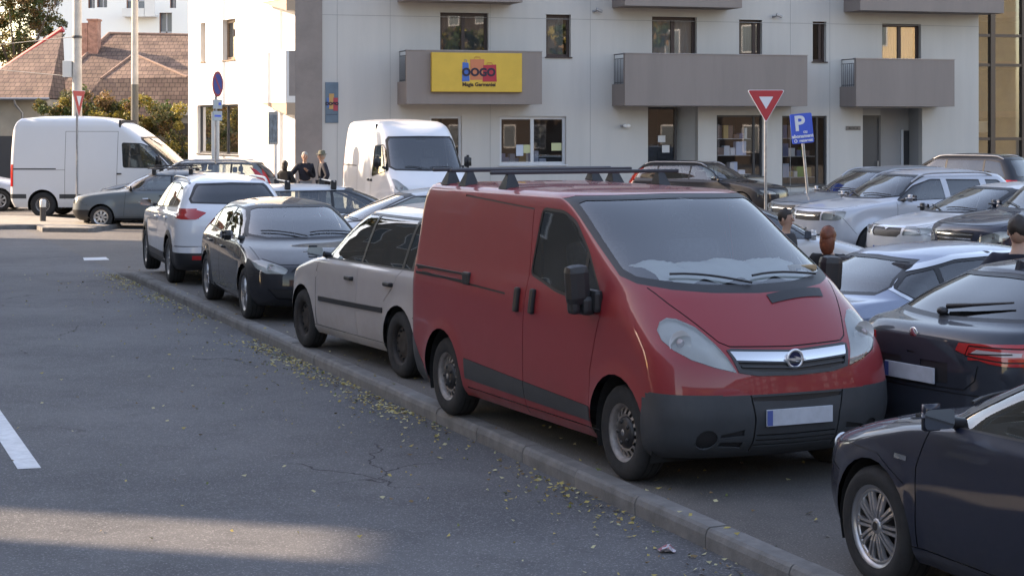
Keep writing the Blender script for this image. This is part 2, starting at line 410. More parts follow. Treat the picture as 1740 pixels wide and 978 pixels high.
    def seam(s, view, pts, wd=0.009, name='seam', filt=None, only=None):
        for i in range(len(pts) - 1):
            a, b = Vector(pts[i]), Vector(pts[i+1]); d = (b - a).normalized(); n = Vector((-d.y, d.x)) * wd / 2; a = a - d * 0.002; b = b + d * 0.002
            s.cut(view, [tuple(a + n), tuple(b + n), tuple(b - n), tuple(a - n)], name, filt, only)
    def loop(s, view, pts, wd=0.009, name='seam', filt=None, only=None): s.seam(view, list(pts) + [pts[0]], wd, name, filt, only)
    def emit(s, root, defs, order=None):
        """defs: tag -> (object, material, offset, split, skirt). tags missing from defs go to the body with their material in bodymats"""
        bm = s.bm; lay = s.tag; groups = {}
        for f in bm.faces: groups.setdefault(s.names[f[lay]], []).append(f)
        ncache = {}
        def N(v):
            k = v.index
            if k not in ncache: ncache[k] = s.nrm(v.co)
            return ncache[k]
        bm.verts.index_update(); objs = {}; out = {}
        acc = {}
        for tg, fs in groups.items():
            d = defs.get(tg)
            if d is None or d[0] is None: continue
            acc.setdefault((d[0], d[5] if len(d) > 5 else 0), []).append((d, fs, tg))
        for (oname, _k), lst in acc.items():
            split = lst[0][0][3]
            for side in ((1, -1) if split else (0,)):
                vs, fcs, mi, nr, mats = [], [], [], [], []
                for (d, fs, tg) in lst:
                    mm = d[1]
                    if mm not in mats: mats.append(mm)
                    k = mats.index(mm); off = d[2]; skirt = d[4]
                    for sg in ((1, -1) if side == 0 else (side,)):
                        idx = {}
                        def vi(v):
                            if v.index not in idx:
                                n = N(v); c = v.co + n * off; idx[v.index] = len(vs); vs.append((c.x, c.y * sg, c.z)); nr.append((n.x, n.y * sg, n.z))
                            return idx[v.index]
                        fset = set(fs)
                        for f in fs:
                            q = [vi(v) for v in f.verts]; fcs.append(q if sg == 1 else q[::-1]); mi.append(k)
                        if skirt:
                            for f in fs:
                                for l in f.loops:
                                    e = l.edge
                                    if any(g in fset for g in e.link_faces if g != f): continue
                                    if abs(l.vert.co.y) < 1e-4 and abs(l.link_loop_next.vert.co.y) < 1e-4: continue
                                    a, b = l.vert, l.link_loop_next.vert; na, nb = N(a), N(b)
                                    A, B = a.co + na * off, b.co + nb * off; A2, B2 = A - na * skirt, B - nb * skirt
                                    en = (B - A).cross(na); 
                                    if en.length < 1e-9: continue
                                    en.normalize(); bse = len(vs)
                                    for p in (A, B, B2, A2): vs.append((p.x, p.y * sg, p.z)); nr.append((en.x, en.y * sg, en.z))
                                    q = [bse + 3, bse + 2, bse + 1, bse]; fcs.append(q if sg == 1 else q[::-1]); mi.append(k)
                o = meshobj(oname, vs, fcs, mats, root, mi, True, nr); out.setdefault(oname, []).append(o)
        return out

def seat(mb, x, y, zs, mi=0, w=0.24, hr=True, tall=0.62):
    mb.box((x - 0.02, y - w, zs - 0.10), (x + 0.48, y + w, zs + 0.06), mi, bev=0.05)
    M = Matrix.Translation((x, y, zs)) @ Matrix.Rotation(R(-14), 4, 'Y')
    mb.box((-0.12, -w, -0.05), (0.02, w, tall), mi, M=M, bev=0.05)
    if hr: mb.box((-0.09, -0.13, tall + 0.03), (0.01, 0.13, tall + 0.21), mi, M=M, bev=0.045)

def make_wheel(root, x, y, r, wd, style, rimr, side, steer=0.0, name='wheel'):
    """side=+1: outer face towards +y"""
    hub = MB(); hub.lathe([(0.0, -wd * .45), (0.12, -wd * .45), (0.14, -0.02), (0.0, -0.02)], n=16)
    hub.lathe([(rimr - .015, -wd * .5), (rimr - .015, wd * 0.0), (rimr * .55, wd * .0), (rimr * .55, -.03)], n=32)
    ho = hub.build(name, BLACK, root, loc=(x, y, r), rot=(0, 0, (0 if side > 0 else math.pi) + steer))
    h = wd / 2; ty = MB()
    pr = [(rimr - .005, -h * .92), (rimr + .012, -h * .98), ((r + rimr) / 2, -h * 1.04), (r - .022, -h * .93), (r - .004, -h * .72), (r, -h * .4), (r, h * .4), (r - .004, h * .72), (r - .022, h * .93), ((r + rimr) / 2, h * 1.04), (rimr + .012, h * .98), (rimr - .005, h * .92)]
    ty.lathe(pr, n=48)
    for g in (-.45, 0, .45): ty.lathe([(r + .0015, h * g - .006), (r + .002, h * g), (r + .0015, h * g + .006)], n=48, mi=1)
    ty.build('tyre', [RUBBER, UNDER], ho)
    rm = MB(); o = h * .80
    rm.lathe([(rimr - .006, h * .90), (rimr + .006, h * .93), (rimr - .004, h * .88), (rimr - .022, h * .80), (rimr - .03, h * .55), (rimr - .03, 0.0)], n=48)
    def polar(r0, r1, d0, d1, n, gaps=None, wfrac=0.5, mi=0):
        m = 4 * n
        for k in range(m):
            if gaps and (k % 4) in gaps: continue
            a, b = 2 * math.pi * k / m, 2 * math.pi * (k + 1) / m
            rm.add([(r0 * math.cos(a), d0, r0 * math.sin(a)), (r1 * math.cos(a), d1, r1 * math.sin(a)), (r1 * math.cos(b), d1, r1 * math.sin(b)), (r0 * math.cos(b), d0, r0 * math.sin(b))], [(0, 1, 2, 3)], mi)
    if style == 'steel_van':
        R0 = rimr - .028
        polar(R0 * .93, R0 + .005, o * .62, o * .62, 16); polar(R0 * .72, R0 * .93, o * .82, o * .62, 16, gaps=(0, 1)); polar(R0 * .62, R0 * .72, o * .70, o * .82, 16)
        rm.lathe([(R0 * .62, o * .72), (R0 * .58, o * .95), (R0 * .30, o * 1.12), (R0 * .10, o * 1.1), (0.001, o * 1.08)], n=28, mi=1)
        for k in range(5):
            a = 2 * math.pi * k / 5; rm.ell((R0 * .42 * math.cos(a), o * 1.05, R0 * .42 * math.sin(a)), (.016, .012, .016), 8, 5, mi=1)
        rm.lathe([(R0 * .13, o * 1.105), (R0 * .12, o * 1.13), (0.001, o * 1.13)], n=16, mi=2)
        ms = [STEEL, BLACK, ALLOY]
    elif style == 'steel_dark':
        R0 = rimr - .028
        rm.lathe([(R0 + .005, o * .5), (R0 * .86, o * .62), (R0 * .72, o * .45), (R0 * .5, o * .8), (R0 * .3, o * .7), (.001, o * .72)], n=28)
        for k in range(12):
            a = 2 * math.pi * k / 12; rm.ell((R0 * .80 * math.cos(a), o * .55, R0 * .80 * math.sin(a)), (.016, .014, .016), 8, 4, mi=1)
        ms = [STEELD, UNDER, ALLOY]
    else:
        n, dbl, sw = style     # number of spokes, pairs, half width
        R0 = rimr - .025
        rm.lathe([(R0 + .006, o * .86), (R0 - .012, o * .98), (R0 - .02, o * .80)], n=48)
        for k in range(n):
            for q in ((-1, 1) if dbl else (0,)):
                a = 2 * math.pi * k / n; off = q * sw * 1.5
                M = Matrix.Rotation(a, 4, 'Y')
                v = []
                for (rr, hw, d) in ((R0 * .14, sw * .8, .92), (R0 * .45, sw, 1.0), (R0 * .8, sw * 1.05, .97), (R0 - .004, sw * 1.3, .88)):
                    ofs = off * (0.55 + .45 * rr / R0)
                    for (yy, dd) in ((-hw, d - .22), (-hw * .7, d), (hw * .7, d), (hw, d - .22)): v.append(M @ Vector((rr, o * dd, ofs + yy)))
                f = [(4*i + j, 4*i + j + 1, 4*i + j + 5, 4*i + j + 4) for i in range(3) for j in range(3)]
                rm.add(v, f, 0)
        rm.lathe([(R0 * .22, o * .75), (R0 * .20, o * .98), (R0 * .10, o * 1.03), (.001, o * 1.03)], n=24)
        rm.lathe([(R0 * .12, o * 1.032), (.001, o * 1.045)], n=16, mi=1)
        ms = [ALLOY, BLACK]
    rm.build('rim', ms, ho)
    return ho

def mirror_part(root, sh, x, z, sz, m, side, glassy=True, rake=0.0):
    loc, n = sh.surf('S', x, z); y = loc.y; a, b, c = sz
    mb = MB(); mb.tube([(x, y - .03, z), (x - .01, y + .05, z + .02)], [.035, .03], 8, mi=1)
    M = Matrix.Translation((x - .02, y + .06 + b / 2, z + c * .35))
    bm = bmesh.new(); bmesh.ops.create_cube(bm, size=1)
    for v in bm.verts:
        f = v.co.x > 0; v.co = Vector((v.co.x * a * 1.0, v.co.y * b * (.78 if f else 1), v.co.z * c * (.7 if f else 1)))
    bmesh.ops.bevel(bm, geom=list(bm.edges), offset=min(a, b, c) * .42, segments=4, affect='EDGES')
    bm.verts.index_update(); mb.add([M @ v.co for v in bm.verts], [tuple(q.index for q in p.verts) for p in bm.faces], 0, True); bm.free()
    mb.add([M @ Vector((-a * .505, yy, zz)) for yy, zz in rounded([(-b*.36, -c*.33), (b*.36, -c*.33), (b*.36, c*.33), (-b*.36, c*.33)], .03)], [tuple(range(16))], 2)
    if side < 0: mb.v = [(p[0], -p[1], p[2]) for p in mb.v]
    return mb.build('side_mirror', [m, BLACK, mat('mirror_glass', (.35, .36, .38), .05, 1.0)], root)

def build_car(sp, label, cat, X, Y, hd, z0=None, name='parked_car', group='cars parked in the square', colour=None, extras=None):
    """X,Y: centre of front axle; hd: heading in degrees"""
    a = R(hd); cxm, cym = X - math.cos(a) * sp['wb'] / 2, Y - math.sin(a) * sp['wb'] / 2
    if z0 is None: z0 = lot_z(cxm, cym)
    root = thing(name, label, cat, (X, Y, z0), a, group)
    P = colour or sp['paint']; sh = Shell(sp); wb, Rw, Ra = sp['wb'], sp['Rw'], sp['Ra']
    det = sp.get('step', .05) < .075
    sill = sp['W'][0][0]
    # arches
    for wx in (0, -wb):
        s_poly = [p for p in circle(wx, Rw, Ra, 28 if det else 18)]
        sh.cut('S', s_poly, 'hole', lambda c: c.y > .4)
        sh.cut('S', [(wx - Ra * .97, sill - .1), (wx + Ra * .97, sill - .1), (wx + Ra * .97, Rw - Ra * .2), (wx - Ra * .97, Rw - Ra * .2)], 'hole', lambda c: c.y > .4)
    defs = {'body': ('body', P, 0, False, 0), 'seam': ('body', BLACK, -.006, False, 0), 'trim': ('body', BLACK, -.002, False, 0),
            'clad': ('body', sp.get('cladm', BLACK), .004, False, 0), 'chrome': ('body', CHROME, .003, False, 0), 'hole': (None, None, 0, False, 0),
            'glass_side': ('side_window', GLASS, -.006, True, 0), 'glass_priv': ('rear_side_window', GLASSD, -.006, True, 0),
            'windshield': ('windshield', WSCREEN, -.006, False, 0), 'glass_rear': ('rear_window', sp.get('rearglass', GLASSD), -.006, False, 0),
            'headlight': ('headlight', LENS, .002, True, .02), 'hl_in': ('headlight', LENS, 0, True, 0),
            'taillight': ('taillight', REDL, .006, True, .02), 'tailclear': ('taillight', WHITEL, .006, True, .02),
            'grille': ('grille', BLACK, -.012, False, 0), 'grille_chrome': ('grille', CHROME, .006, False, .02),
            'bumper': ('bumper', sp.get('bumpm', P), .004, False, .012), 'bumper_dark': ('bumper', BLACK, -.01, False, 0),
            'door': ('door', P, 0, True, .01, 1), 'door_r': ('door', P, 0, True, .01, 2), 'slide': ('sliding_door', P, 0, True, .01), 'door_trim': ('door', sp.get('cladm', BLACK), .006, True, .008), 'roof_black': ('body', BLACK, 0, False, 0)}
    sp['cuts'](sh)
    defs.update(sp.get('defs', {}))
    out = sh.emit(root, defs)
    # headlamp bowls
    if 'hl' in sp:
        for sg in (1, -1):
            y, z, r = sp['hl']; loc, n = sh.surf('F', y, z); M = Matrix.Translation((loc.x - .022, sg * y, z))
            mb = MB(); mb.lathe([(r, .008), (r * .93, .006), (r * .8, -.008), (r * .4, -.022), (.001, -.026)], 'x', 20, M=M)
            mb.lathe([(r * .35, .0), (r * .33, .012), (.001, .02)], 'x', 16, M=M, mi=1)
            L = out.get('headlight'); par = L[0 if sg > 0 else 1] if L else root
            mb.build('reflector', [mat('lamp_dish', (.8, .82, .84), .25, .25), WHITEL], par)
            mb = MB(); pp = inset(sp['hlpoly'], .004); c0 = sum(p[0] for p in pp) / len(pp), sum(p[1] for p in pp) / len(pp)
            vs = []
            for (py, pz) in pp: l2, n2 = sh.surf('F', py, pz); vs.append((l2.x - .035 * 1.0, sg * (py - .01), pz))
            vs2 = [];
            for (py, pz) in pp: l2, n2 = sh.surf('F', py, pz); vs2.append((l2.x - .004, sg * py, pz))
            k = len(vs); cc = Vector((sum(v[0] for v in vs) / k - .012, sum(v[1] for v in vs) / k, sum(v[2] for v in vs) / k))
            mb.add(vs + [cc], [(i, (i + 1) % k, k) for i in range(k)], 0, True); mb.add(vs + vs2, [(i, (i + 1) % k, k + (i + 1) % k, k + i) for i in range(k)], 0)
            mb.build('lamp_bowl', sp.get('bowlm', LAMPIN), par)
    # underbody and arch liners
    mb = MB(); W0 = sp['W'][0][1]; fx = sp['F'][0][1]; rx = sp['R'][0][1]
    mb.box((rx + .12, -W0 * .78, sill + .02), (fx - .12, W0 * .78, sill + .10))
    for wx in (0, -wb):
        for sg in (1, -1):
            n = 16; v = []; f = []
            for k in range(n + 1):
                t = math.pi * (-.12 + 1.24 * k / n)
                for yy in (W0 + .03, W0 - .40): v.append((wx + (Ra + .005) * math.cos(t), sg * yy, Rw + (Ra + .005) * math.sin(t)))
            f = [(2*k, 2*k+1, 2*k+3, 2*k+2) for k in range(n)]; mb.add(v, f)
            mb.add([(wx + Ra * math.cos(math.pi * k / n), sg * (W0 - .40), Rw + Ra * math.sin(math.pi * k / n)) for k in range(n + 1)], [tuple(range(n + 1))])
    mb.build('underbody', UNDER, root)
    # interior
    cz, ch = sp['cowl'], sp['head']       # (x,z) cowl and header
    mb = MB(); W1 = float(prof(sp['W'], cz[1] - .1)) - .07
    xr_in = sp.get('cabend', rx + .7)
    mb.box((xr_in, -W1 * .9, sill + .10), (cz[0] - .35, W1 * .9, sill + .16))
    mb.box((cz[0] - .62, -W1 * .97, cz[1] - .30), (cz[0] - .18, W1 * .97, cz[1] - .055), bev=.05)
    mb.box((cz[0] - .75, W1 * .15, cz[1] - .24), (cz[0] - .52, W1 * .75, cz[1] - .0), bev=.05)
    mb.build('dashboard', DARKIN, root)
    mb = MB(); M = Matrix.Translation((cz[0] - .80, W1 * .46, cz[1] - .10)) @ Matrix.Rotation(R(65 if sp.get('van') else 65), 4, 'Y')
    mb.lathe([(.175 + .012 * math.cos(t), .012 * math.sin(t)) for t in [2 * math.pi * k / 6 for k in range(7)]], 'z', 24, M=M); mb.box((-.17, -.02, -.01), (.17, .02, .01), M=M); mb.box((-.05, -.06, -.012), (.05, .06, .012), M=M)
    mb.build('steering_wheel', BLACK, root)
    zs = sp.get('seatz', cz[1] - .38)
    sx = cz[0] - 1.42
    for yy in (W1 * .48, -W1 * .48):
        mb = MB(); seat(mb, sx, yy, zs); mb.build('seat', sp.get('seatm', SEATM), root)
    if not sp.get('van'):
        mb = MB(); seat(mb, sx - .85, 0, zs, w=W1 * .85, hr=False, tall=.58)
        for yy in (W1*.5, -W1*.5): mb.box((sx - .85 - .22, yy - .12, zs + .58), (sx - .85 - .12, yy + .12, zs + .72), bev=.04)
        mb.build('rear_seat', sp.get('seatm', SEATM), root)
        if sp.get('shelf', True): mb = MB(); mb.box((rx + .30, -W1 * .85, cz[1] - .05), (sx - .95, W1 * .85, cz[1] - .02)); mb.build('parcel_shelf', DARKIN, root)
    else:
        mb = MB(); mb.box((sx - .35, -W1 * .93, .45), (sx - .30, W1 * .93, sp['H'] - .12)); mb.build('bulkhead', DARKIN, root)
    mb = MB(); mb.box((ch[0] + .08, -.11, ch[1] - .13), (ch[0] + .11, .11, ch[1] - .06), bev=.01); mb.build('rear_view_mirror', BLACK, root)
    # wheels
    for wx in (0, -wb):
        for sg in (1, -1):
            make_wheel(root, wx, sg * (sp['track'] - 0.0), Rw, sp['tw'], sp['rim'], sp['rimr'], sg, steer=R(sp.get('steer', 0)) if wx == 0 else 0)
    if 'mirror' in sp:
        mx, mz, sz, mm = sp['mirror']
        for sg in (1, -1): mirror_part(root, sh, mx, mz, sz, mm or P, sg)
    for (hx, hz) in sp.get('handles', []):
        for sg in (1, -1):
            l, n = sh.surf('S', hx, hz); mb = MB(); q = sp.get('handle_shape', (.10, .022, .016))
            ang = math.atan2(n.z, n.y)
            M = Matrix.Translation((hx, (l.y + q[1] * .55) * 1.0, hz)) @ Matrix.Rotation(ang, 4, 'X')
            mb.box((-q[0], -q[1], -q[2]), (q[0], q[1], q[2]), M=M, bev=min(q) * .8)
            if sg < 0: mb.v = [(p[0], -p[1], p[2]) for p in mb.v]
            par = root
            for dn in ('door', 'sliding_door'):
                for dob in out.get(dn, []):
                    vx = [v.co for v in list(dob.data.vertices)[:: max(1, len(dob.data.vertices) // 60)]]
                    if vx and (vx[0].y > 0) == (sg > 0) and min(q_.x for q_ in vx) - .05 < hx < max(q_.x for q_ in vx) + .05: par = dob
            mb.build('door_handle', sp.get('handlem', P), par)
    # wipers
    wz = cz[1] + .035
    for (y0, y1) in sp.get('wipers', ((.62, .05), (.0, -.55))):
        a0, n0 = sh.surf('F', abs(y0), wz); pts = []
        for k in range(7):
            t = k / 6; yy = y0 + (y1 - y0) * t; zz = wz + .05 * math.sin(t * 2.2) + .05 * (yy / .8) ** 2; l, n = sh.surf('F', abs(yy), zz); l.y = yy; pts.append(l + Vector((n.x, n.y * (1 if yy > 0 else -1), n.z)) * .016)
        mb = MB(); mb.tube(pts, .009, 5); mb.build('wiper', BLACK, root)
    # plates
    if 'plate_f' in sp:
        z, bl = sp['plate_f']; l, n = sh.surf('F', .02, z); mb = MB(); mb.box((l.x + .004, -.26, z - .055), (l.x + .018, .26, z + .055), bev=.004); mb.box((l.x + .0185, -.258, z - .05), (l.x + .0195, -.215, z + .05), 1); mb.build('number_plate', [PLATE, PLATEB], root)
    if 'plate_r' in sp:
        z = sp['plate_r']; l, n = sh.surf('R', .02, z); mb = MB(); mb.box((l.x - .018, -.26, z - .055), (l.x - .004, .26, z + .055), bev=.004); mb.box((l.x - .0195, .215, z - .05), (l.x - .0185, .258, z + .05), 1); mb.build('number_plate', [PLATE, PLATEB], root)
    if 'rails' in sp:
        x0, x1, yy, m_ = sp['rails']
        for sg in (1, -1):
            pts = []
            for k in range(13):
                t = k / 12; xx = x0 + (x1 - x0) * t; l, n = sh.surf('T', xx, yy); h = .055 * min(1, math.sin(math.pi * t) * 3) ; pts.append((xx, sg * yy, l.z + h))
            mb = MB(); mb.tube(pts, .019, 8); mb.build('roof_rail', m_, root)
    if extras: extras(root, sh, out)
    sh.bm.free()
    return root, sh
# ------------------------------------------------------------ the red van
def arc(a, b, n=6, k=.12):
    a, b = Vector(a), Vector(b); d = b - a; q = Vector((-d.y, d.x)) * k
    return [tuple(a + d * t + q * 4 * t * (1 - t)) for t in [i / n for i in range(n + 1)]]
RED = paint('faded_red_paint', (0.265, 0.019, 0.024), rough=.40, dust=.16, coat=.7)
HLV = [(.445, .80), (.585, .835), (.719, .884), (.80, .943), (.833, 1.0), (.828, 1.06), (.79, 1.11), (.74, 1.135), (.686, 1.13), (.60, 1.08), (.54, .995), (.485, .89)]
def van_cuts(s):
    DLO = rounded([(-1.46, 1.30), (-1.20, 1.25), (-.99, 1.205), (-.27, 1.145), (-.30, 1.25), (-.57, 1.53), (-.86, 1.735), (-1.05, 1.80), (-1.42, 1.81)], .06, 3)
    s.cut('S', DLO, 'trim'); s.cut('S', inset(DLO, .022), 'glass_side')
    s.cut('S', [(-.60, 1.10), (-.56, 1.10), (-.56, 1.85), (-.60, 1.85)], 'trim', only='glass_side')
    wsd = rounded([(-.95, 1.285), (.95, 1.285), (.77, 1.89), (-.77, 1.89)], .09)
    fl = lambda c: c.x > -1.25 and c.y < .80 - (c.z - 1.3) * .06
    s.cut('F', [(0, 1.272), (.35, 1.283), (.60, 1.305), (.78, 1.34), (.83, 1.385), (.775, 1.885), (.70, 1.905), (0, 1.915)], 'trim', lambda c: c.x > -1.3)
    s.cut('F', [(0, 1.325), (.35, 1.335), (.58, 1.357), (.75, 1.385), (.79, 1.43), (.735, 1.855), (.68, 1.875), (0, 1.885)], 'windshield', lambda c: c.x > -1.3)
    # bumper and lower parts
    s.cut('S', [(.28, .0), (1.2, .0), (1.2, .655), (.44, .665), (.37, .60)], 'bumper')
    s.cut('F', [(0, 0), (.99, 0), (.99, .655), (0, .655)], 'bumper', lambda c: c.x > .36)
    s.cut('S', [(-2.64, .37), (-.40, .345), (-.40, .45), (-2.64, .535)], 'clad')
    s.seam('S', [(-1.50, .25), (-1.50, .9), (-1.47, 1.3), (-1.56, 1.79)]); s.seam('S', [(-1.56, 1.79), (-2.9, 1.845)], .012)
    s.cut('S', [(-2.64, .30), (-1.50, .30), (-1.50, .9), (-1.47, 1.3), (-1.56, 1.79), (-2.64, 1.83)], 'slide', only='body')
    s.cut('S', [(-1.49, .30), (-.42, .30), (-.40, .7), (-.32, .95), (-.25, 1.13), (-.25, 1.25), (-.52, 1.55), (-.84, 1.79), (-1.05, 1.83), (-1.55, 1.82), (-1.46, 1.3), (-1.49, .9)], 'door', only='body')
    s.seam('S', [(-.42, .25), (-.40, .7), (-.32, .95), (-.25, 1.14)]); s.seam('S', [(-.3, .30), (-2.62, .30)])
    s.seam('S', [(-3.60, 1.165), (-1.85, 1.125)], .016, 'slot')
    s.cut('S', [(-3.97, .55), (-3.895, .55), (-3.87, 1.86), (-3.97, 1.86)], 'trim')
    s.cut('S', [(-4.1, .0), (-3.52, .0), (-3.50, .30), (-3.80, .62), (-4.1, .62)], 'bumper_r')
    s.cut('R', [(0, .0), (.99, .0), (.99, .55), (0, .55)], 'bumper_r', lambda c: c.x < -3.6)
    # hood outline and face
    s.seam('F', [(0, .948), (.44, .962), (.50, .99), (.60, 1.12), (.68, 1.22), (.74, 1.315)], .008)
    s.cut('F', HLV, 'headlight', lambda c: c.x > 0)
    s.cut('F', [(0, .765), (.30, .775), (.43, .80), (.475, .94), (.44, .948), (0, .925)], 'grille_frame', lambda c: c.x > .3)
    s.cut('F', [(0, .79), (.28, .80), (.405, .82), (.425, .865), (0, .842)], 'grille', lambda c: c.x > .3)
    s.cut('F', [(0, .852), (.43, .878), (.455, .932), (0, .912)], 'grille_chrome', lambda c: c.x > .3)
    s.seam('F', [(0, .815), (.40, .838)], .009, 'grille_frame', lambda c: c.x > .3)
    s.cut('F', [(0, .64), (.355, .64), (.34, .615), (0, .60)], 'bumper_dark', lambda c: c.x > .3)
    s.seam('F', [(.36, .65), (.33, .50), (.325, .27)], .012, 'bumper_dark', lambda c: c.x > .3)
    for z in (.31, .345, .38): s.seam('F', [(0, z), (.31, z + .004)], .014, 'bumper_dark', lambda c: c.x > .3)
    s.cut('F', circle(.645, .365, .068, 16), 'bumper_dark', lambda c: c.x > .3)
    s.cut('F', [(.40, .30), (.56, .315), (.56, .40), (.40, .43)], 'bumper_dark', lambda c: c.x > .3)
    s.cut('F', [(.40, .345), (.56, .35), (.56, .375), (.40, .385)], 'bumper', lambda c: c.x > .3)
    # hood vent
def van_extras(root, sh, out):
    mb = MB(); # sliding rail, right side = -y
    pts = []
    for sg in (-1,):
        l0, _ = sh.surf('S', -3.6, 1.17); 
        mb.box((-3.72, -(l0.y + .012), 1.145), (-2.66, -(l0.y - .03), 1.165)); mb.box((-3.72, -(l0.y + .012), 1.205), (-2.62, -(l0.y - .03), 1.222)); mb.box((-3.72, -(l0.y - .004), 1.16), (-2.62, -(l0.y - .05), 1.21))
        mb.box((-2.68, -(l0.y + .030), 1.13), (-2.55, -(l0.y - .03), 1.235), bev=.018)
    mb.build('sliding_door_rail', BLACK, root)
    # bonnet intake, left side only
    nb_ = 10; v = []
    for i in range(nb_ + 1):
        t_ = i / nb_
        for (xa, ya, xb, yb) in ((.328, .05, .236, .55), (.395, .055, .312, .53)):
            xx, yy = xa + (xb - xa) * t_, ya + (yb - ya) * t_; l, n = sh.surf('T', xx, yy); v.append(l + n * .006)
    mb = MB(); mb.add(v, [(2*i, 2*i+1, 2*i+3, 2*i+2) for i in range(nb_)]); mb.build('hood_vent', BLACK, root)
    # roof bars
    for (xb, lab) in zip(ROOF_BARS, range(3)):
        rb = MB(); l, _ = sh.surf('T', xb, .60); zt = l.z + .095
        rb.box((xb - .022, -.86, zt), (xb + .022, .86, zt + .030), bev=.01)
        ro = rb.build('roof_bar', mat('powder_coated_bar', (.035, .035, .045), .5), root)
        for sg in (1, -1):
            l, _ = sh.surf('T', xb, .70); f = MB(); w0 = .075
            v = [(xb - w0, sg * .76, l.z - .012), (xb + w0, sg * .76, l.z - .012), (xb + w0, sg * .64, l.z + .01), (xb - w0, sg * .64, l.z + .01), (xb - .022, sg * .715, zt + .002), (xb + .022, sg * .715, zt + .002), (xb + .022, sg * .66, zt + .002), (xb - .022, sg * .66, zt + .002)]
            f.add(v, [(0, 1, 2, 3), (4, 7, 6, 5), (0, 4, 5, 1), (1, 5, 6, 2), (2, 6, 7, 3), (3, 7, 4, 0)]); f.build('mounting_foot', BLACK, ro)
    # badge: ring with a lightning bolt
    l, _ = sh.surf('F', .01, .868); M = Matrix.Translation((l.x + .012, 0, .872)) @ Matrix.Rotation(R(90), 4, 'Y') @ Matrix.Rotation(R(90), 4, 'Z')
    mb = MB(); mb.lathe([(.058 + .010 * math.cos(t), .008 * math.sin(t)) for t in [2 * math.pi * k / 8 for k in range(9)]], 'z', 32, M=M)
    mb.prism([(-.078, .006), (.006, .006), (-.012, .020), (.078, -.002), (.078, -.006), (-.006, -.006), (.012, -.020), (-.078, .002)], .0, .012, 'z', M=M)
    mb.build('badge', mat('brushed_chrome', (.75, .76, .78), .35, .8), root)
    mb = MB(); mb.lathe([(.052, -.004), (.001, -.003)], 'z', 24, M=M); mb.build('badge_backing', mat('badge_blue', (.01, .015, .06), .3), root)
    # big double mirror, both sides
    for sg in (1, -1):
        mb = MB(); l, _ = sh.surf('S', -.36, 1.17); y = l.y
        mb.box((-.44, y - .02, 1.12), (-.26, y + .05, 1.28), bev=.03); mb.box((-.42, y + .02, 1.10), (-.30, y + .12, 1.24), bev=.035)
        M = Matrix.Translation((-.37, y + .135, 1.31)) @ Matrix.Rotation(R(-4), 4, 'X')
        mb.box((-.06, -.085, -.14), (.065, .085, .145), 0, M=M, bev=.055); mb.box((-.055, .0, -.20), (.05, .07, -.10), 0, M=M, bev=.03)
        mb.add([M @ Vector((-.062, a_, b_)) for a_, b_ in rounded([(-.065, -.115), (.065, -.115), (.065, .115), (-.065, .115)], .03)], [tuple(range(16))], 1)
        if sg < 0: mb.v = [(p[0], -p[1], p[2]) for p in mb.v]
        mb.build('side_mirror', [BLACK, CHROME], root)
    # papers and a box on the dashboard
    pm = mat('paper_white', (.75, .74, .72), .9); cb = mat('cardboard', (.42, .30, .18), .9)
    p = MB(); rr = random.Random(3)
    n, m_ = 48, 12; v = []
    for i in range(n + 1):
        for j in range(m_ + 1):
            yy = -.62 + 1.22 * i / n; xx = .02 - .46 * j / m_
            v.append((xx, yy + .02 * math.sin(j * 1.3), 1.32 + .035 * (.5 + .5 * math.sin(i * .55 + j * .6)) ** 2 + .004 * rr.random() + .12 * math.sin(math.pi * min(1, (j / m_) * .75)) * (.9 + .1 * math.sin(i * .31))))
    p.add(v, [(i * (m_ + 1) + j, i * (m_ + 1) + j + 1, (i + 1) * (m_ + 1) + j + 1, (i + 1) * (m_ + 1) + j) for i in range(n) for j in range(m_)], 0, True)
    po = p.build('crumpled_sheet', pm); po.matrix_world = root.matrix_basis; setp(po, 'white crumpled sheet spread along the dashboard of the red van', 'sheet')
    b = MB(); b.box((-.14, .50, 1.31), (-.04, .72, 1.42), bev=.006); b.box((-.0415, .54, 1.33), (-.039, .58, 1.40), 1); b.box((-.0415, .62, 1.35), (-.039, .68, 1.39), 1)
    bo = b.build('cardboard_box', [cb, BLACK]); bo.matrix_world = root.matrix_basis; setp(bo, 'small cardboard box behind the windshield of the red van', 'box')
ROOF_BARS = (-3.50, -3.11, -2.29)
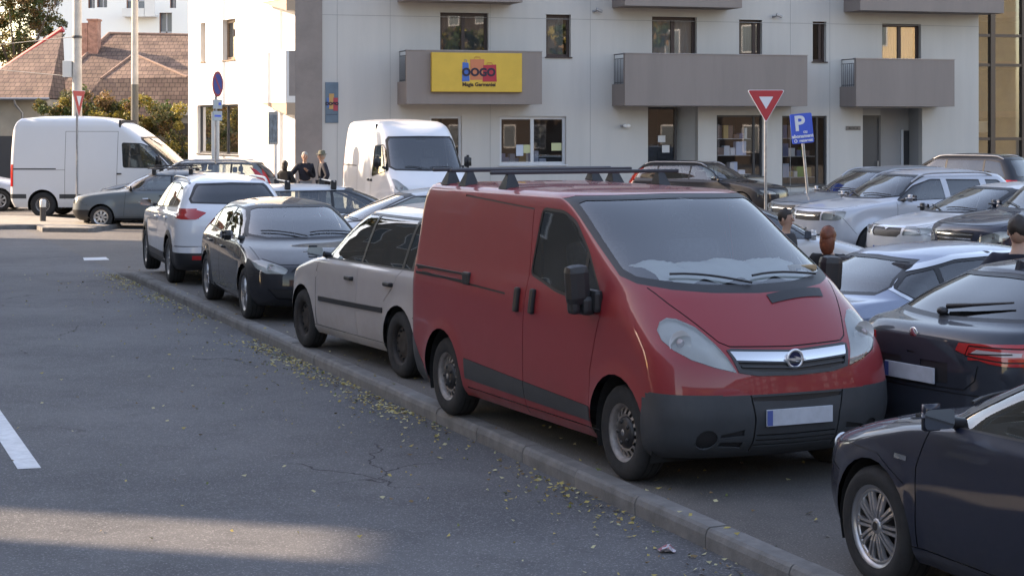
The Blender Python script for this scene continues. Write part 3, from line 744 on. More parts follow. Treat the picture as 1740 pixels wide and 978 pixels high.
VAN = dict(wb=3.098, Rw=.327, Ra=.40, H=1.955, step=.045, track=.805, tw=.205, rimr=.205, rim='steel_van', van=True, barrel=.02, flare=.016,
  F=[(.22, .60), (.27, .70), (.36, .775), (.52, .81), (.66, .80), (.80, .775), (.90, .735), (.96, .68), (1.08, .545), (1.20, .40), (1.28, .30), (1.36, .155), (1.60, -.315), (1.85, -.79), (1.90, -.91), (1.925, -1.02)],
  R=[(.22, -3.90), (.5, -3.95), (1.2, -3.95), (1.7, -3.93), (1.85, -3.90), (1.925, -3.84)],
  W=[(.22, .86), (.30, .915), (.48, .945), (.70, .95), (1.05, .945), (1.18, .93), (1.30, .905), (1.50, .872), (1.70, .84), (1.84, .812), (1.90, .78), (1.925, .735)],
  LF=[(.22, .42), (.66, .45), (.95, .48), (1.25, .60), (1.4, .52), (1.92, .40)], PF=[(.22, 2.7), (.9, 2.6), (1.3, 2.7), (1.9, 2.9)],
  LR=[(.22, .22), (1.9, .16)], cowl=(.28, 1.29), head=(-.93, 1.90), cabend=-1.6, seatz=.95, seatm=SEATM,
  paint=RED, bumpm=GREYPL, cladm=GREYPL, cuts=van_cuts, hl=(.735, .985, .085), hlpoly=HLV, handles=[(-1.60, 1.10), (-1.33, 1.11)], handle_shape=(.028, .022, .095), handlem=BLACK,
  plate_f=(.50, 1), plate_r=.7, defs={'slot': ('body', BLACK, -.008, False, 0), 'bumper_r': ('rear_bumper', GREYPL, .004, False, .012), 'grille_frame': ('grille', GREYPL, .006, False, .015)})
# ------------------------------------------------------------ passenger cars
def mkcar(wb, fo, ro, H, W, hood, cowl, head, rhead, rbelt, tail, belt, dlo, splits, hlp, tlR, tlS, paint_, Rw=.315, Ra=.37, tw=.205, rimr=.205, rim=(5, True, .018), step=.06, sill=.20,
          grille=None, grille_c=None, doors=(), cladding=False, priv=(), lower=None, rw=.72, mirror=True, mirc=None, wtop=.22, dlo_chrome=False, hp=2.5, rp=3.0, plate_f=.42, plate_r=.75, rside=True, black_low=0, kink=.025, rwy=.0, **kw):
    ch = (cowl[0], cowl[1]); zh = head[1]
    hm = ((fo - .14 + cowl[0]) / 2, hood + (cowl[1] - hood) * .60)
    F = [(sill, fo - .16), (sill + .08, fo - .05), (.42, fo), (hood - .12, fo - .02), (hood - .04, fo - .06), (hood, fo - .14), (hm[1], hm[0]), (cowl[1], cowl[0]), (cowl[1] + .08, cowl[0] - .16),
         ((cowl[1] + head[1]) / 2 + .03, cowl[0] + (head[0] - cowl[0]) * .52), (head[1], head[0])]
    Rr = [(sill, -(wb + ro) + .14), (sill + .08, -(wb + ro) + .03), (.45, -(wb + ro)), (.62, -(wb + ro) + .01)] + tail + [(rbelt[1], rbelt[0]), ((rbelt[1] + rhead[1]) / 2, (rbelt[0] + rhead[0]) / 2 - .03), (rhead[1], rhead[0])]
    Wd = [(sill, W - .075), (sill + .07, W - .03), (.45, W - .005), (.62, W), (belt - .12, W - .012), (belt - .03, W - .02 - kink * .3), (belt + .02, W - .035 - kink), ((belt + zh) / 2, W - .035 - kink - wtop * .42), (zh - .04, W - .045 - kink - wtop * .85), (zh, W - .06 - kink - wtop * 1.05)]
    sp = dict(wb=wb, Rw=Rw, Ra=Ra, H=H, step=step, track=W - tw / 2 - .012, tw=tw, rimr=rimr, rim=rim, barrel=.05, F=F, R=Rr, W=Wd, paint=paint_,
              LF=[(sill, .55), (hood, .60), (cowl[1], .62), (head[1], .42)], PF=[(sill, hp), (hood, hp), (cowl[1], 2.4), (head[1], 2.6)],
              LR=[(sill, .42), (belt, .42), (zh, .35)], PR=[(sill, rp), (zh, rp)], cowl=cowl, head=head, hlpoly=hlp)
    ym = sum(p[0] for p in hlp) / len(hlp); zm = sum(p[1] for p in hlp) / len(hlp)
    sp['hl'] = (ym, zm, .055)
    def cuts(s):
        wv = lambda z: float(prof(Wd, z))
        DL = rounded(dlo, .05, 2)
        if dlo_chrome: s.cut('S', inset(DL, -.032), 'chrome')
        if cladding:
            a = Ra + .07
            for wx in (0, -wb): s.cut('S', [(wx + a * math.cos(math.pi * t / 12), Rw + a * math.sin(math.pi * t / 12)) for t in range(13)], 'clad', lambda c: c.y > .4)
            s.cut('S', [(-wb, sill - .1), (0, sill - .1), (0, sill + .20), (-wb, sill + .20)], 'clad'); 
            s.cut('S', [(0, sill - .1), (fo + .1, sill - .1), (fo + .1, .44), (0, .44)], 'clad'); s.cut('F', [(0, sill - .1), (W, sill - .1), (W, .40), (0, .40)], 'clad', lambda c: c.x > .3)
            s.cut('S', [(-wb - ro - .1, sill - .1), (-wb, sill - .1), (-wb, .50), (-wb - ro - .1, .50)], 'clad'); s.cut('R', [(0, sill - .1), (W, sill - .1), (W, .50), (.35, .50), (.28, .56), (0, .56)], 'clad', lambda c: c.x < -wb - .3)
            for wx in (0, -wb): s.cut('S', circle(wx, Rw, Ra, 22), 'hole', lambda c: c.y > .4); s.cut('S', [(wx - Ra * .97, sill - .1), (wx + Ra * .97, sill - .1), (wx + Ra * .97, Rw - Ra * .2), (wx - Ra * .97, Rw - Ra * .2)], 'hole', lambda c: c.y > .4)
        s.cut('S', DL, 'trim')
        P = inset(DL, .018); x0 = min(p[0] for p in P); x1 = max(p[0] for p in P)
        xs = [x1 + .01] + list(splits) + [x0 - .01]
        for i in range(len(xs) - 1):
            a, b = xs[i] - (.025 if i else 0), xs[i + 1] + (.025 if i < len(xs) - 2 else 0)
            q = clip(P, a, b)
            if len(q) >= 3: s.cut('S', q, 'glass_priv' if i in priv else 'glass_side')
        # windscreens
        cz, hz = cowl[1], head[1]
        s.cut('F', [(0, cz + .002), (.62 * wv(cz), cz + .008), (.885 * wv(cz), cz + .05), (.90 * wv(cz + .12), cz + .14), (.93 * wv(hz - .03), hz - .02), (.80 * wv(hz), hz + .008), (0, hz + .012)], 'trim', lambda c: c.x > head[0] - .25)
        s.cut('F', [(0, cz + .035), (.60 * wv(cz), cz + .04), (.84 * wv(cz), cz + .075), (.865 * wv(cz + .12), cz + .15), (.885 * wv(hz - .03), hz - .045), (.78 * wv(hz), hz - .02), (0, hz - .015)], 'windshield', lambda c: c.x > head[0] - .2)
        rz0, rz1 = rbelt[1] + rwy, rhead[1]
        fr = lambda c: c.x < rhead[0] + .2
        s.cut('R', [(0, rz0), (rw * wv(rz0), rz0 + .02), (rw * 1.03 * wv(rz0), rz0 + .08), (rw * 1.08 * wv(rz1 - .03), rz1 - .06), (rw * wv(rz1 - .03), rz1 - .02), (0, rz1 - .005)], 'trim', fr)
        s.cut('R', [(0, rz0 + .025), (rw * .95 * wv(rz0), rz0 + .045), (rw * .98 * wv(rz0), rz0 + .09), (rw * 1.02 * wv(rz1 - .03), rz1 - .075), (rw * .94 * wv(rz1 - .03), rz1 - .04), (0, rz1 - .03)], 'glass_rear', fr)
        # bonnet and shut lines
        s.seam('F', [(0, hood - .015), (W * .62, hood - .01), (W * .80, hood + .05)], .007, filt=lambda c: c.x > .2)
        s.seam('T', [(fo - .28, W * .79), (fo * .4, W * .835), (cowl[0] + .02, W * .86)], .007, filt=lambda c: hood - .03 < c.z < cz + .05)
        zt = belt - .02
        for i_, nm_ in ((0, 'door'), (1, 'door_r')):
            if len(doors) > i_ + 1:
                zb_ = sill + .095; A_ = [(doors[i_][0][0], zb_)] + [q for q in doors[i_] if q[1] > zb_ + .01]; B_ = [(doors[i_+1][0][0], max(zb_, doors[i_+1][0][1]))] + [q for q in doors[i_+1] if q[1] > max(zb_, doors[i_+1][0][1]) + .01]
                if doors[i_+1][0][1] > .6: B_ = [(-wb + Ra + .10, zb_), (-wb + Ra + .06, Rw + .1)] + B_
                s.cut('S', A_ + B_[::-1], nm_, lambda c: c.y > .4, only='body')
        for d in doors: s.seam('S', d, .008)
        s.seam('S', [(-wb + Ra * .98, sill + .09), (-Ra * .98, sill + .09)], .006)
        s.seam('R', [(0, plate_r + .14), (.0, plate_r + .14)], .006)
        s.seam('S', [(-wb - Ra * .95, .58), (-wb - ro - .05, .60)], .006); s.seam('R', [(0, .60), (W, .60)], .008, filt=lambda c: c.x < -wb - .3)
        s.seam('S', [(Ra * .95, .56), (fo - .20, hood - .10)], .006)
        if black_low:
            s.cut('F', [(0, sill - .1), (W, sill - .1), (W, black_low), (0, black_low)], 'trim', lambda c: c.x > .3); s.cut('R', [(0, sill - .1), (W, sill - .1), (W, black_low), (0, black_low)], 'trim', lambda c: c.x < -wb - .3)
            s.cut('S', [(-wb + Ra, sill - .1), (-Ra, sill - .1), (-Ra, sill + .06), (-wb + Ra, sill + .06)], 'trim')
        s.cut('F', hlp, 'headlight', lambda c: c.x > .1)
        if grille: s.cut('F', grille, 'grille', lambda c: c.x > .3)
        for g in (grille_c or []): s.cut('F', g, 'grille_chrome', lambda c: c.x > .3)
        lo = lower or [(0, .24), (.42, .25), (.46, .36), (0, .36)]
        s.cut('F', lo, 'bumper_dark', lambda c: c.x > .3)
        if tlR: s.cut('R', tlR, 'taillight', lambda c: c.x < -wb - .1)
        if tlS: s.cut('S', tlS, 'taillight', lambda c: c.x < -wb)
        if 'more' in kw: kw['more'](s)
    sp['cuts'] = cuts
    if mirror: sp['mirror'] = (cowl[0] - .42, belt + .03, (.16, .24, .15), mirc)
    if plate_f: sp['plate_f'] = (plate_f, 1)
    if plate_r: sp['plate_r'] = plate_r
    sp['defs'] = {'fogs': ('fog_light', WHITEL, .004, True, .01), 'refl': ('reflector_strip', REDL, .006, True, .006), 'hubtrim': ('body', BLACK, .012, False, .012)}
    for k, v in kw.items():
        if k != 'more': sp[k] = v
    return sp

def clip(P, a, b):
    """part of a convex polygon between x=b and x=a"""
    def half(P, x, keep):
        out = []
        for i in range(len(P)):
            p, q = P[i], P[(i+1) % len(P)]; kp, kq = keep(p[0]), keep(q[0])
            if kp: out.append(p)
            if kp != kq: t = (x - p[0]) / (q[0] - p[0]); out.append((x, p[1] + (q[1] - p[1]) * t))
        return out
    P = half(P, a, lambda v: v <= a); P = half(P, b, lambda v: v >= b) if P else P
    return P

HL_A = rounded([(.38, .62), (.66, .63), (.80, .70), (.83, .76), (.70, .75), (.42, .68)], .03, 2)
BEIGE = paint('champagne_silver_paint', (.42, .385, .375), .15, .42, dust=.35)
NAVY = paint('dark_blue_paint', (.006, .010, .026), 0, .5, dust=.03, coat=.8)
BLACKP = paint('black_car_paint', (.005, .006, .011), 0, .5, dust=.02, coat=.8)
WHITEP = paint('white_car_paint', (.66, .67, .70), 0, .35, dust=.10)
SILVER = paint('silver_car_paint', (.46, .48, .52), .25, .35, dust=.10)
SILVERW = paint('pale_silver_paint', (.54, .55, .56), .2, .38, dust=.15)
BLUESIL = paint('blue_silver_paint', (.235, .275, .36), .35, .32, dust=.06, coat=1.0)
GREYBLUE = paint('grey_blue_paint', (.13, .155, .175), .35, .45, dust=.3, coat=.5)
DKGREY = paint('dark_grey_paint', (.018, .018, .019), 0, .5, dust=.08)
DKBLUE = paint('deep_blue_paint', (.008, .014, .032), 0, .5, dust=.04, coat=.8)
DOUT = paint('dark_slate_paint', (.016, .020, .030), 0, .5, dust=.03, coat=.8)

MPV = mkcar(2.68, .83, .88, 1.655, .897, .86, (-.10, 1.03), (-1.03, 1.53), (-3.28, 1.53), (-3.48, 1.04), [(.85, -3.55)], 1.00,
    [(-.42, 1.005), (-3.25, 1.035), (-3.18, 1.47), (-2.6, 1.52), (-1.25, 1.52), (-1.05, 1.49), (-.72, 1.27)], (-1.60, -2.62, -2.84),
    rounded([(.42, .70), (.62, .70), (.80, .78), (.84, .88), (.72, .88), (.50, .80)], .03, 2), [(.62, .82), (.80, .82), (.80, 1.15), (.68, 1.15)], [(-3.7, .82), (-3.38, .84), (-3.42, 1.15), (-3.7, 1.15)],
    BEIGE, Rw=.318, Ra=.375, rim='steel_dark', step=.05, priv=(1, 2, 3), hp=2.3, plate_f=.45,
    doors=[[(-.42, .30), (-.40, .75), (-.42, 1.0)], [(-1.60, .29), (-1.60, 1.0)], [(-2.30, .70), (-2.50, .85), (-2.63, 1.02)]],
    handles=[(-1.42, .86), (-2.43, .875)], handle_shape=(.085, .03, .022), handlem=BLACK, mirc=BLACK,
    more=lambda s: (s.cut('S', [(-.52, .555), (-2.28, .585), (-2.28, .635), (-.52, .605)], 'hubtrim'),), seatm=SEATM)

def v40_more(s):
    s.cut('F', [(0, .26), (.60, .30), (.70, .42), (0, .40)], 'bumper_dark', lambda c: c.x > .3)
HATCH_BLACK = mkcar(2.65, .86, .84, 1.44, .892, .72, (-.18, .955), (-1.12, 1.355), (-2.72, 1.345), (-3.32, 1.03), [(.80, -3.46), (.98, -3.42)], .93,
    [(-.52, .945), (-2.95, 1.03), (-3.02, 1.10), (-2.70, 1.27), (-1.9, 1.345), (-1.28, 1.335), (-.95, 1.21)], (-1.62, -2.55),
    rounded([(.50, .60), (.72, .60), (.815, .66), (.84, .74), (.72, .755), (.55, .70), (.47, .655)], .02, 2), [(.64, .80), (.80, .82), (.78, 1.12), (.70, 1.12)], [(-3.7, .8), (-3.25, .85), (-3.3, 1.0), (-3.7, 1.0)],
    BLACKP, Rw=.325, Ra=.365, tw=.225, rimr=.225, rim=(5, True, .02), step=.05, hp=2.2, plate_f=.40, bowlm=LAMPIN,
    grille=[(0, .55), (.36, .56), (.44, .63), (.38, .675), (0, .68)], more=v40_more,
    doors=[[(-.45, .30), (-.43, .70), (-.50, .93)], [(-1.62, .29), (-1.62, .97)], [(-2.30, .70), (-2.45, .85), (-2.55, 1.0)]],
    handles=[(-1.42, .82), (-2.38, .85)], handle_shape=(.095, .022, .016), mirc=BLACKP)

def kuga_more(s):
    s.cut('R', [(.42, .40), (.66, .40), (.66, .46), (.42, .46)], 'refl', lambda c: c.x < -3.2)
    s.cut('R', [(0, 1.065), (.30, 1.065), (.30, 1.075), (0, 1.075)], 'seam')
SUV_WHITE = mkcar(2.69, .90, .93, 1.665, .92, .98, (-.20, 1.10), (-1.08, 1.545), (-3.06, 1.545), (-3.42, 1.215), [(.80, -3.62), (1.0, -3.60), (1.12, -3.53)], 1.07,
    [(-.62, 1.085), (-2.95, 1.165), (-3.10, 1.22), (-2.85, 1.45), (-2.3, 1.52), (-1.3, 1.52), (-1.0, 1.40)], (-1.60, -2.60),
    rounded([(.50, .82), (.80, .90), (.84, .98), (.62, .95)], .02, 2), rounded([(.44, 1.10), (.60, 1.00), (.80, 1.00), (.95, 1.03), (.95, 1.16), (.62, 1.15)], .02, 2), [(-3.7, 1.0), (-3.36, 1.03), (-3.16, 1.155), (-3.7, 1.16)],
    WHITEP, Rw=.35, Ra=.39, tw=.235, rimr=.225, rim=(5, False, .035), step=.05, cladding=True, priv=(1, 2), rw=.80, sill=.24, more=kuga_more, plate_r=.80,
    doors=[[(-.45, .45), (-.45, .85), (-.58, 1.07)], [(-1.60, .45), (-1.60, 1.1)], [(-2.28, .85), (-2.45, 1.0), (-2.6, 1.12)]], handles=[(-1.42, .96), (-2.4, .99)], handle_shape=(.09, .022, .016), mirc=WHITEP, rails=(-1.2, -2.9, .60, ALLOY))

HATCH_NAVY = mkcar(2.58, .86, .85, 1.44, .885, .735, (-.22, .955), (-1.20, 1.345), (-2.75, 1.335), (-3.28, 1.0), [(.78, -3.40), (.95, -3.38)], .915,
    [(-.50, .93), (-2.90, .985), (-2.98, 1.04), (-2.65, 1.28), (-1.9, 1.335), (-1.35, 1.325), (-1.0, 1.19)], (-1.62, -2.48),
    rounded([(.42, .58), (.66, .585), (.79, .63), (.815, .715), (.70, .70), (.45, .66)], .02, 2), [(.6, .78), (.78, .8), (.78, .92), (.6, .92)], None,
    NAVY, Rw=.318, Ra=.36, rimr=.222, tw=.215, rim=(10, True, .011), step=.04, hp=2.3, grille=[(0, .32), (.26, .32), (.32, .60), (.28, .66), (0, .66)],
    doors=[[(-.40, .29), (-.40, .70), (-.48, .915)], [(-1.62, .29), (-1.62, .96)]],
    more=lambda s: (s.seam('S', [(-.30, .60), (-.05, .715), (.30, .72), (.6, .66)], .004), s.cut('S', [(-.20, .715), (-.31, .715), (-.31, .74), (-.20, .74)], 'chrome')),
    handles=[(-1.45, .80)], mirc=NAVY)

LIFT_DARK = mkcar(2.686, .88, 1.09, 1.46, .907, .74, (-.22, .97), (-1.15, 1.37), (-2.80, 1.36), (-3.50, 1.055), [(.75, -3.77), (.95, -3.75), (1.02, -3.68)], .95,
    [(-.50, .96), (-3.05, 1.03), (-3.10, 1.08), (-2.75, 1.30), (-1.9, 1.365), (-1.3, 1.35), (-.95, 1.21)], (-1.62, -2.62),
    HL_A, [(.42, .895), (.66, .825), (.76, .81), (.93, .81), (.93, .95), (.84, .955), (.44, .945)], [(-3.9, .81), (-3.56, .86), (-3.46, .935), (-3.9, .955)],
    DOUT, Rw=.32, Ra=.365, step=.04, rw=.80, plate_r=.70, rearglass=GLASSD, rp=2.6,
    doors=[[(-.42, .30), (-.45, .95)], [(-1.62, .29), (-1.62, .97)], [(-2.3, .7), (-2.62, 1.0)]], handles=[(-1.42, .83), (-2.4, .86)],
    more=lambda s: (s.seam('R', [(0, .63), (.50, .63), (.58, .70), (.60, .80)], .01, filt=lambda c: c.x < -3), s.cut('R', [(.1, .66), (.36, .66), (.36, .80), (.1, .80)], 'seam', lambda c: c.x < -3), s.cut('R', [(.54, .885), (.74, .872), (.82, .874), (.82, .90), (.58, .91)], 'tailclear', lambda c: c.x < -3), s.loop('R', [(.50, .865), (.76, .835), (.87, .838), (.87, .925), (.52, .93)], .010, 'seam', lambda c: c.x < -3), s.seam('S', [(-3.80, .87), (-3.56, .89)], .010)))

SEDAN_SILVER = mkcar(2.71, .88, 1.16, 1.42, .905, .72, (-.25, .95), (-1.2, 1.34), (-2.62, 1.335), (-3.30, 1.03), [(.80, -3.86), (.95, -3.80), (1.0, -3.62)], .93,
    [(-.55, .935), (-2.75, .955), (-2.98, 1.10), (-2.80, 1.22), (-2.30, 1.315), (-1.8, 1.335), (-1.35, 1.32), (-1.0, 1.19)], (-1.65, -2.52),
    HL_A, [(.55, .80), (.82, .8), (.82, .93), (.55, .93)], None, BLUESIL, Rw=.32, Ra=.365, step=.05, rw=.78, dlo_chrome=True, wtop=.26, rp=2.6,
    doors=[[(-.45, .30), (-.48, .93)], [(-1.65, .29), (-1.65, .95)], [(-2.3, .7), (-2.55, .95)]], handles=[(-1.45, .80), (-2.4, .82)],
    more=lambda s: (s.loop('S', circle(-3.05, .82, .075, 14), .005),), rearglass=GLASS)

ESTATE_SILVER = mkcar(2.64, .86, .95, 1.46, .87, .74, (-.25, .97), (-1.15, 1.38), (-3.25, 1.37), (-3.50, 1.0), [(.80, -3.60)], .94,
    [(-.52, .955), (-3.22, .985), (-3.18, 1.27), (-2.9, 1.35), (-1.35, 1.36), (-1.0, 1.22)], (-1.60, -2.62),
    HL_A, [(.70, .80), (.84, .80), (.80, 1.33), (.70, 1.33)], [(-3.7, .80), (-3.46, .80), (-3.32, 1.30), (-3.7, 1.30)], SILVERW, step=.08,
    doors=[[(-1.60, .29), (-1.60, .97)], [(-2.35, .7), (-2.6, .97)]], handles=[(-1.42, .82), (-2.4, .85)], rim=(7, False, .03))
ESTATE_BLUE = dict(ESTATE_SILVER)
VOLVO = mkcar(2.75, .90, 1.05, 1.54, .92, .82, (-.30, 1.0), (-1.15, 1.44), (-3.35, 1.44), (-3.70, 1.06), [(.80, -3.80)], .98,
    [(-.55, 1.0), (-3.40, 1.03), (-3.25, 1.40), (-2.9, 1.42), (-1.35, 1.42), (-1.0, 1.27)], (-1.65, -2.70),
    HL_A, [(.70, .80), (.90, .80), (.80, 1.38), (.68, 1.38)], [(-3.9, .80), (-3.62, .80), (-3.44, 1.36), (-3.7, 1.36)], GREYBLUE, Rw=.34, Ra=.38, step=.09,
    doors=[[(-1.65, .29), (-1.65, .97)], [(-2.35, .7), (-2.6, .97)]], rails=(-1.2, -3.2, .58, ALLOY), rim=(7, False, .03))
OLDHATCH = mkcar(2.40, .78, .62, 1.42, .79, .80, (-.30, .93), (-1.05, 1.33), (-2.55, 1.33), (-2.90, .93), [(.80, -2.98)], .90,
    [(-.62, .925), (-2.65, .925), (-2.50, 1.29), (-1.15, 1.30)], (-1.70, -1.95),
    [(.40, .62), (.70, .62), (.70, .76), (.40, .76)], [(.55, .60), (.72, .60), (.72, .85), (.55, .85)], None, GREYBLUE, Rw=.28, Ra=.33, tw=.16, rimr=.185, rim=(8, False, .03), step=.07, kink=.01, wtop=.16, hp=4.0, rp=4.0, mirc=BLACK,
    grille=[(0, .62), (.38, .62), (.38, .76), (0, .76)], doors=[[(-.55, .30), (-.60, .90)], [(-1.70, .30), (-1.70, .9)]], handles=[(-1.52, .80)], handlem=BLACK, black_low=.46)
DUSTER = mkcar(2.67, .82, .82, 1.63, .90, .98, (-.22, 1.12), (-1.05, 1.53), (-3.08, 1.53), (-3.40, 1.12), [(.80, -3.48)], 1.07,
    [(-.52, 1.09), (-2.0, 1.13), (-2.95, 1.16), (-2.98, 1.22), (-2.85, 1.44), (-1.35, 1.47), (-.95, 1.36)], (-1.62, -2.46),
    rounded([(.40, .78), (.70, .78), (.78, .84), (.78, .94), (.66, .95), (.42, .92)], .03, 2), [(.7, .8), (.86, .8), (.82, 1.05), (.7, 1.05)], None, SILVER, Rw=.34, Ra=.40, step=.06, priv=(1, 2), hp=2.7, sill=.26,
    grille=[(0, .76), (.37, .77), (.38, .92), (0, .91)], grille_c=[[(0, .84), (.36, .845), (.36, .86), (0, .86)]], flare=.045,
    more=lambda s: (s.cut('S', [(-1.56, 1.0), (-1.68, 1.0), (-1.68, 1.52), (-1.56, 1.52)], 'pcol'), s.cut('S', [(-2.40, 1.0), (-2.54, 1.0), (-2.54, 1.52), (-2.40, 1.52)], 'pcol')),
    doors=[[(-.45, .40), (-.50, 1.08)], [(-1.62, .40), (-1.62, 1.1)], [(-2.25, .8), (-2.47, 1.1)]], handles=[(-1.45, .98), (-2.38, 1.0)], handlem=BLACK, mirc=ALLOY, rails=(-.98, -2.75, .60, ALLOY), rim=(5, True, .02))
DUSTER['defs']['pcol'] = ('body', SILVER, 0, False, 0)
OCTAVIA = mkcar(2.686, .90, 1.09, 1.47, .905, .81, (-.18, .98), (-1.15, 1.38), (-2.9, 1.37), (-3.50, 1.04), [(.75, -3.77), (.95, -3.75)], .95,
    [(-.48, .965), (-3.05, 1.03), (-2.75, 1.31), (-1.9, 1.37), (-1.3, 1.355), (-.95, 1.215)], (-1.62, -2.62),
    rounded([(.41, .66), (.70, .67), (.80, .72), (.83, .775), (.72, .79), (.42, .785)], .02, 2), [(.6, .82), (.84, .82), (.84, .95), (.6, .95)], None, SILVERW, Rw=.32, Ra=.365, step=.06,
    grille=[(0, .625), (.30, .63), (.375, .69), (.36, .775), (.05, .77), (0, .74)], grille_c=[[(0, .778), (.40, .785), (.40, .80), (0, .80)]], mirc=BLACK,
    doors=[[(-.42, .30), (-.45, .95)], [(-1.62, .29), (-1.62, .97)], [(-2.3, .7), (-2.62, 1.0)]], handles=[(-1.42, .83), (-2.4, .86)])
SUV_DARK = mkcar(2.91, .88, 1.0, 1.80, .955, .98, (-.30, 1.15), (-1.15, 1.68), (-3.45, 1.66), (-3.78, 1.16), [(.8, -3.90)], 1.12,
    [(-.62, 1.14), (-3.45, 1.16), (-3.25, 1.58), (-2.9, 1.64), (-1.4, 1.65), (-1.05, 1.5)], (-1.72, -2.80),
    rounded([(.46, .72), (.66, .70), (.84, .78), (.88, .90), (.76, .90), (.52, .82)], .03, 2), [(.7, .85), (.92, .85), (.9, 1.1), (.72, 1.1)], None, DKBLUE, Rw=.375, Ra=.42, step=.07,
    grille=[(0, .66), (.36, .67), (.42, .86), (0, .88)], grille_c=[[(0, .70), (.36, .705), (.36, .722), (0, .722)], [(0, .76), (.38, .765), (.38, .782), (0, .782)], [(0, .82), (.40, .825), (.40, .842), (0, .842)]], rails=(-1.3, -3.3, .62, ALLOY), rim=(7, False, .03), priv=(1, 2), hp=2.4)
WAGON_DARK = dict(VOLVO); WAGON_DARK.update(paint=DKGREY)
HATCH_SILVER = mkcar(2.58, .84, .78, 1.50, .87, .76, (-.10, .98), (-1.05, 1.41), (-2.75, 1.40), (-3.20, 1.02), [(.8, -3.32)], .95,
    [(-.45, .97), (-2.95, 1.0), (-2.70, 1.35), (-1.9, 1.40), (-1.25, 1.385), (-.85, 1.22)], (-1.60, -2.50),
    HL_A, [(.6, .8), (.8, .8), (.8, 1.0), (.6, 1.0)], None, SILVERW, step=.07, hp=2.3, doors=[[(-1.60, .29), (-1.60, .97)]], handles=[(-1.42, .82)])

# ------------------------------------------------------------ tall white vans
def tall_cuts(o):
    def cuts(s):
        wv = lambda z: float(prof(s.sp['W'], z))
        (cx_, cz), (hx, hz) = s.sp['cowl'], s.sp['head']
        D = rounded(o['dlo'], .06, 2); s.cut('S', D, 'trim'); s.cut('S', inset(D, .02), 'glass_side')
        s.cut('F', [(0, cz), (.80 * wv(cz), cz + .02), (.92 * wv(cz), cz + .09), (.93 * wv(hz - .1), hz - .08), (.86 * wv(hz - .05), hz), (0, hz + .01)], 'trim', lambda c: c.x > hx - .35)
        s.cut('F', [(0, cz + .04), (.78 * wv(cz), cz + .06), (.87 * wv(cz), cz + .12), (.885 * wv(hz - .1), hz - .11), (.82 * wv(hz - .05), hz - .035), (0, hz - .03)], 'windshield', lambda c: c.x > hx - .35)
        s.cut('F', o['hl'], 'headlight', lambda c: c.x > 0)
        s.cut('F', o['grille'], 'grille', lambda c: c.x > .2)
        s.cut('F', [(0, 0), (1.1, 0), (1.1, .52), (0, .52)], 'bumper', lambda c: c.x > .42); s.cut('S', [(.42, 0), (1.2, 0), (1.2, .52), (.42, .52)], 'bumper')
        wb = s.sp['wb']; xb = -wb
        for (a, b) in o['strips']: s.cut('S', [(a, .52), (b, .52), (b, .64), (a, .64)], 'clad')
        for d in o['seams']: s.seam('S', d, .010)
        s.seam('S', [(o['rail'][0], o['rail'][2]), (o['rail'][1], o['rail'][2])], .03)
        s.cut('S', o['tl'], 'taillight'); s.cut('R', [(.86, o['tl'][0][1]), (1.1, o['tl'][0][1]), (1.1, o['tl'][2][1]), (.86, o['tl'][2][1])], 'taillight')
    return cuts
VANW = paint('white_van_paint', (.70, .71, .73), 0, .4, dust=.12)
HLm = rounded([(.55, .85), (.78, .88), (.92, 1.02), (.93, 1.22), (.84, 1.20), (.66, 1.02)], .03, 2)
MASTER = dict(wb=3.68, Rw=.34, Ra=.40, H=2.56, step=.07, track=.90, tw=.215, rimr=.205, rim='steel_van', van=True, barrel=.02,
  F=[(.25, .70), (.4, .82), (.8, .84), (1.0, .78), (1.10, .66), (1.25, .42), (1.38, .22), (1.6, -.02), (2.0, -.38), (2.2, -.58), (2.38, -.85), (2.50, -1.3)],
  R=[(.25, -4.60), (.5, -4.68), (1.5, -4.68), (2.3, -4.64), (2.50, -4.55)], W=[(.25, .93), (.4, .98), (.8, 1.01), (1.3, 1.0), (1.5, .98), (2.0, .92), (2.35, .86), (2.45, .82), (2.50, .74)],
  LF=[(.25, .40), (1.0, .5), (1.4, .5), (2.5, .4)], PF=[(.25, 2.8), (2.5, 3.2)], LR=[(.25, .2), (2.5, .2)], cowl=(.24, 1.38), head=(-.58, 2.16), cabend=-1.6, seatz=1.05,
  paint=VANW, bumpm=GREYPL, cladm=GREYPL, hlpoly=HLm, hl=(.78, 1.02, .08), plate_f=.42 and (.42, 1), handles=[(-1.70, 1.15), (-1.42, 1.15)], handle_shape=(.06, .025, .03), handlem=BLACK,
  mirror=(-.28, 1.45, (.14, .20, .36), BLACK), cuts=tall_cuts(dict(dlo=[(-.02, 1.38), (-1.40, 1.22), (-1.40, 1.95), (-.62, 1.98), (-.38, 1.80)][::1], hl=HLm, grille=[(0, .80), (.55, .83), (.50, .98), (0, 1.0)],
    strips=[(-3.25, -.42)], seams=[[(-1.50, .3), (-1.55, 2.3)], [(-2.9, .5), (-2.9, 2.3)], [(-1.55, 2.3), (-2.9, 2.3)]], rail=(-3.0, -4.6, 1.45), tl=[(-4.8, 1.1), (-4.60, 1.1), (-4.60, 1.7), (-4.8, 1.7)])))
HLs = rounded([(.60, .90), (.80, .88), (.90, 1.0), (.92, 1.28), (.84, 1.28), (.70, 1.1)], .03, 2)
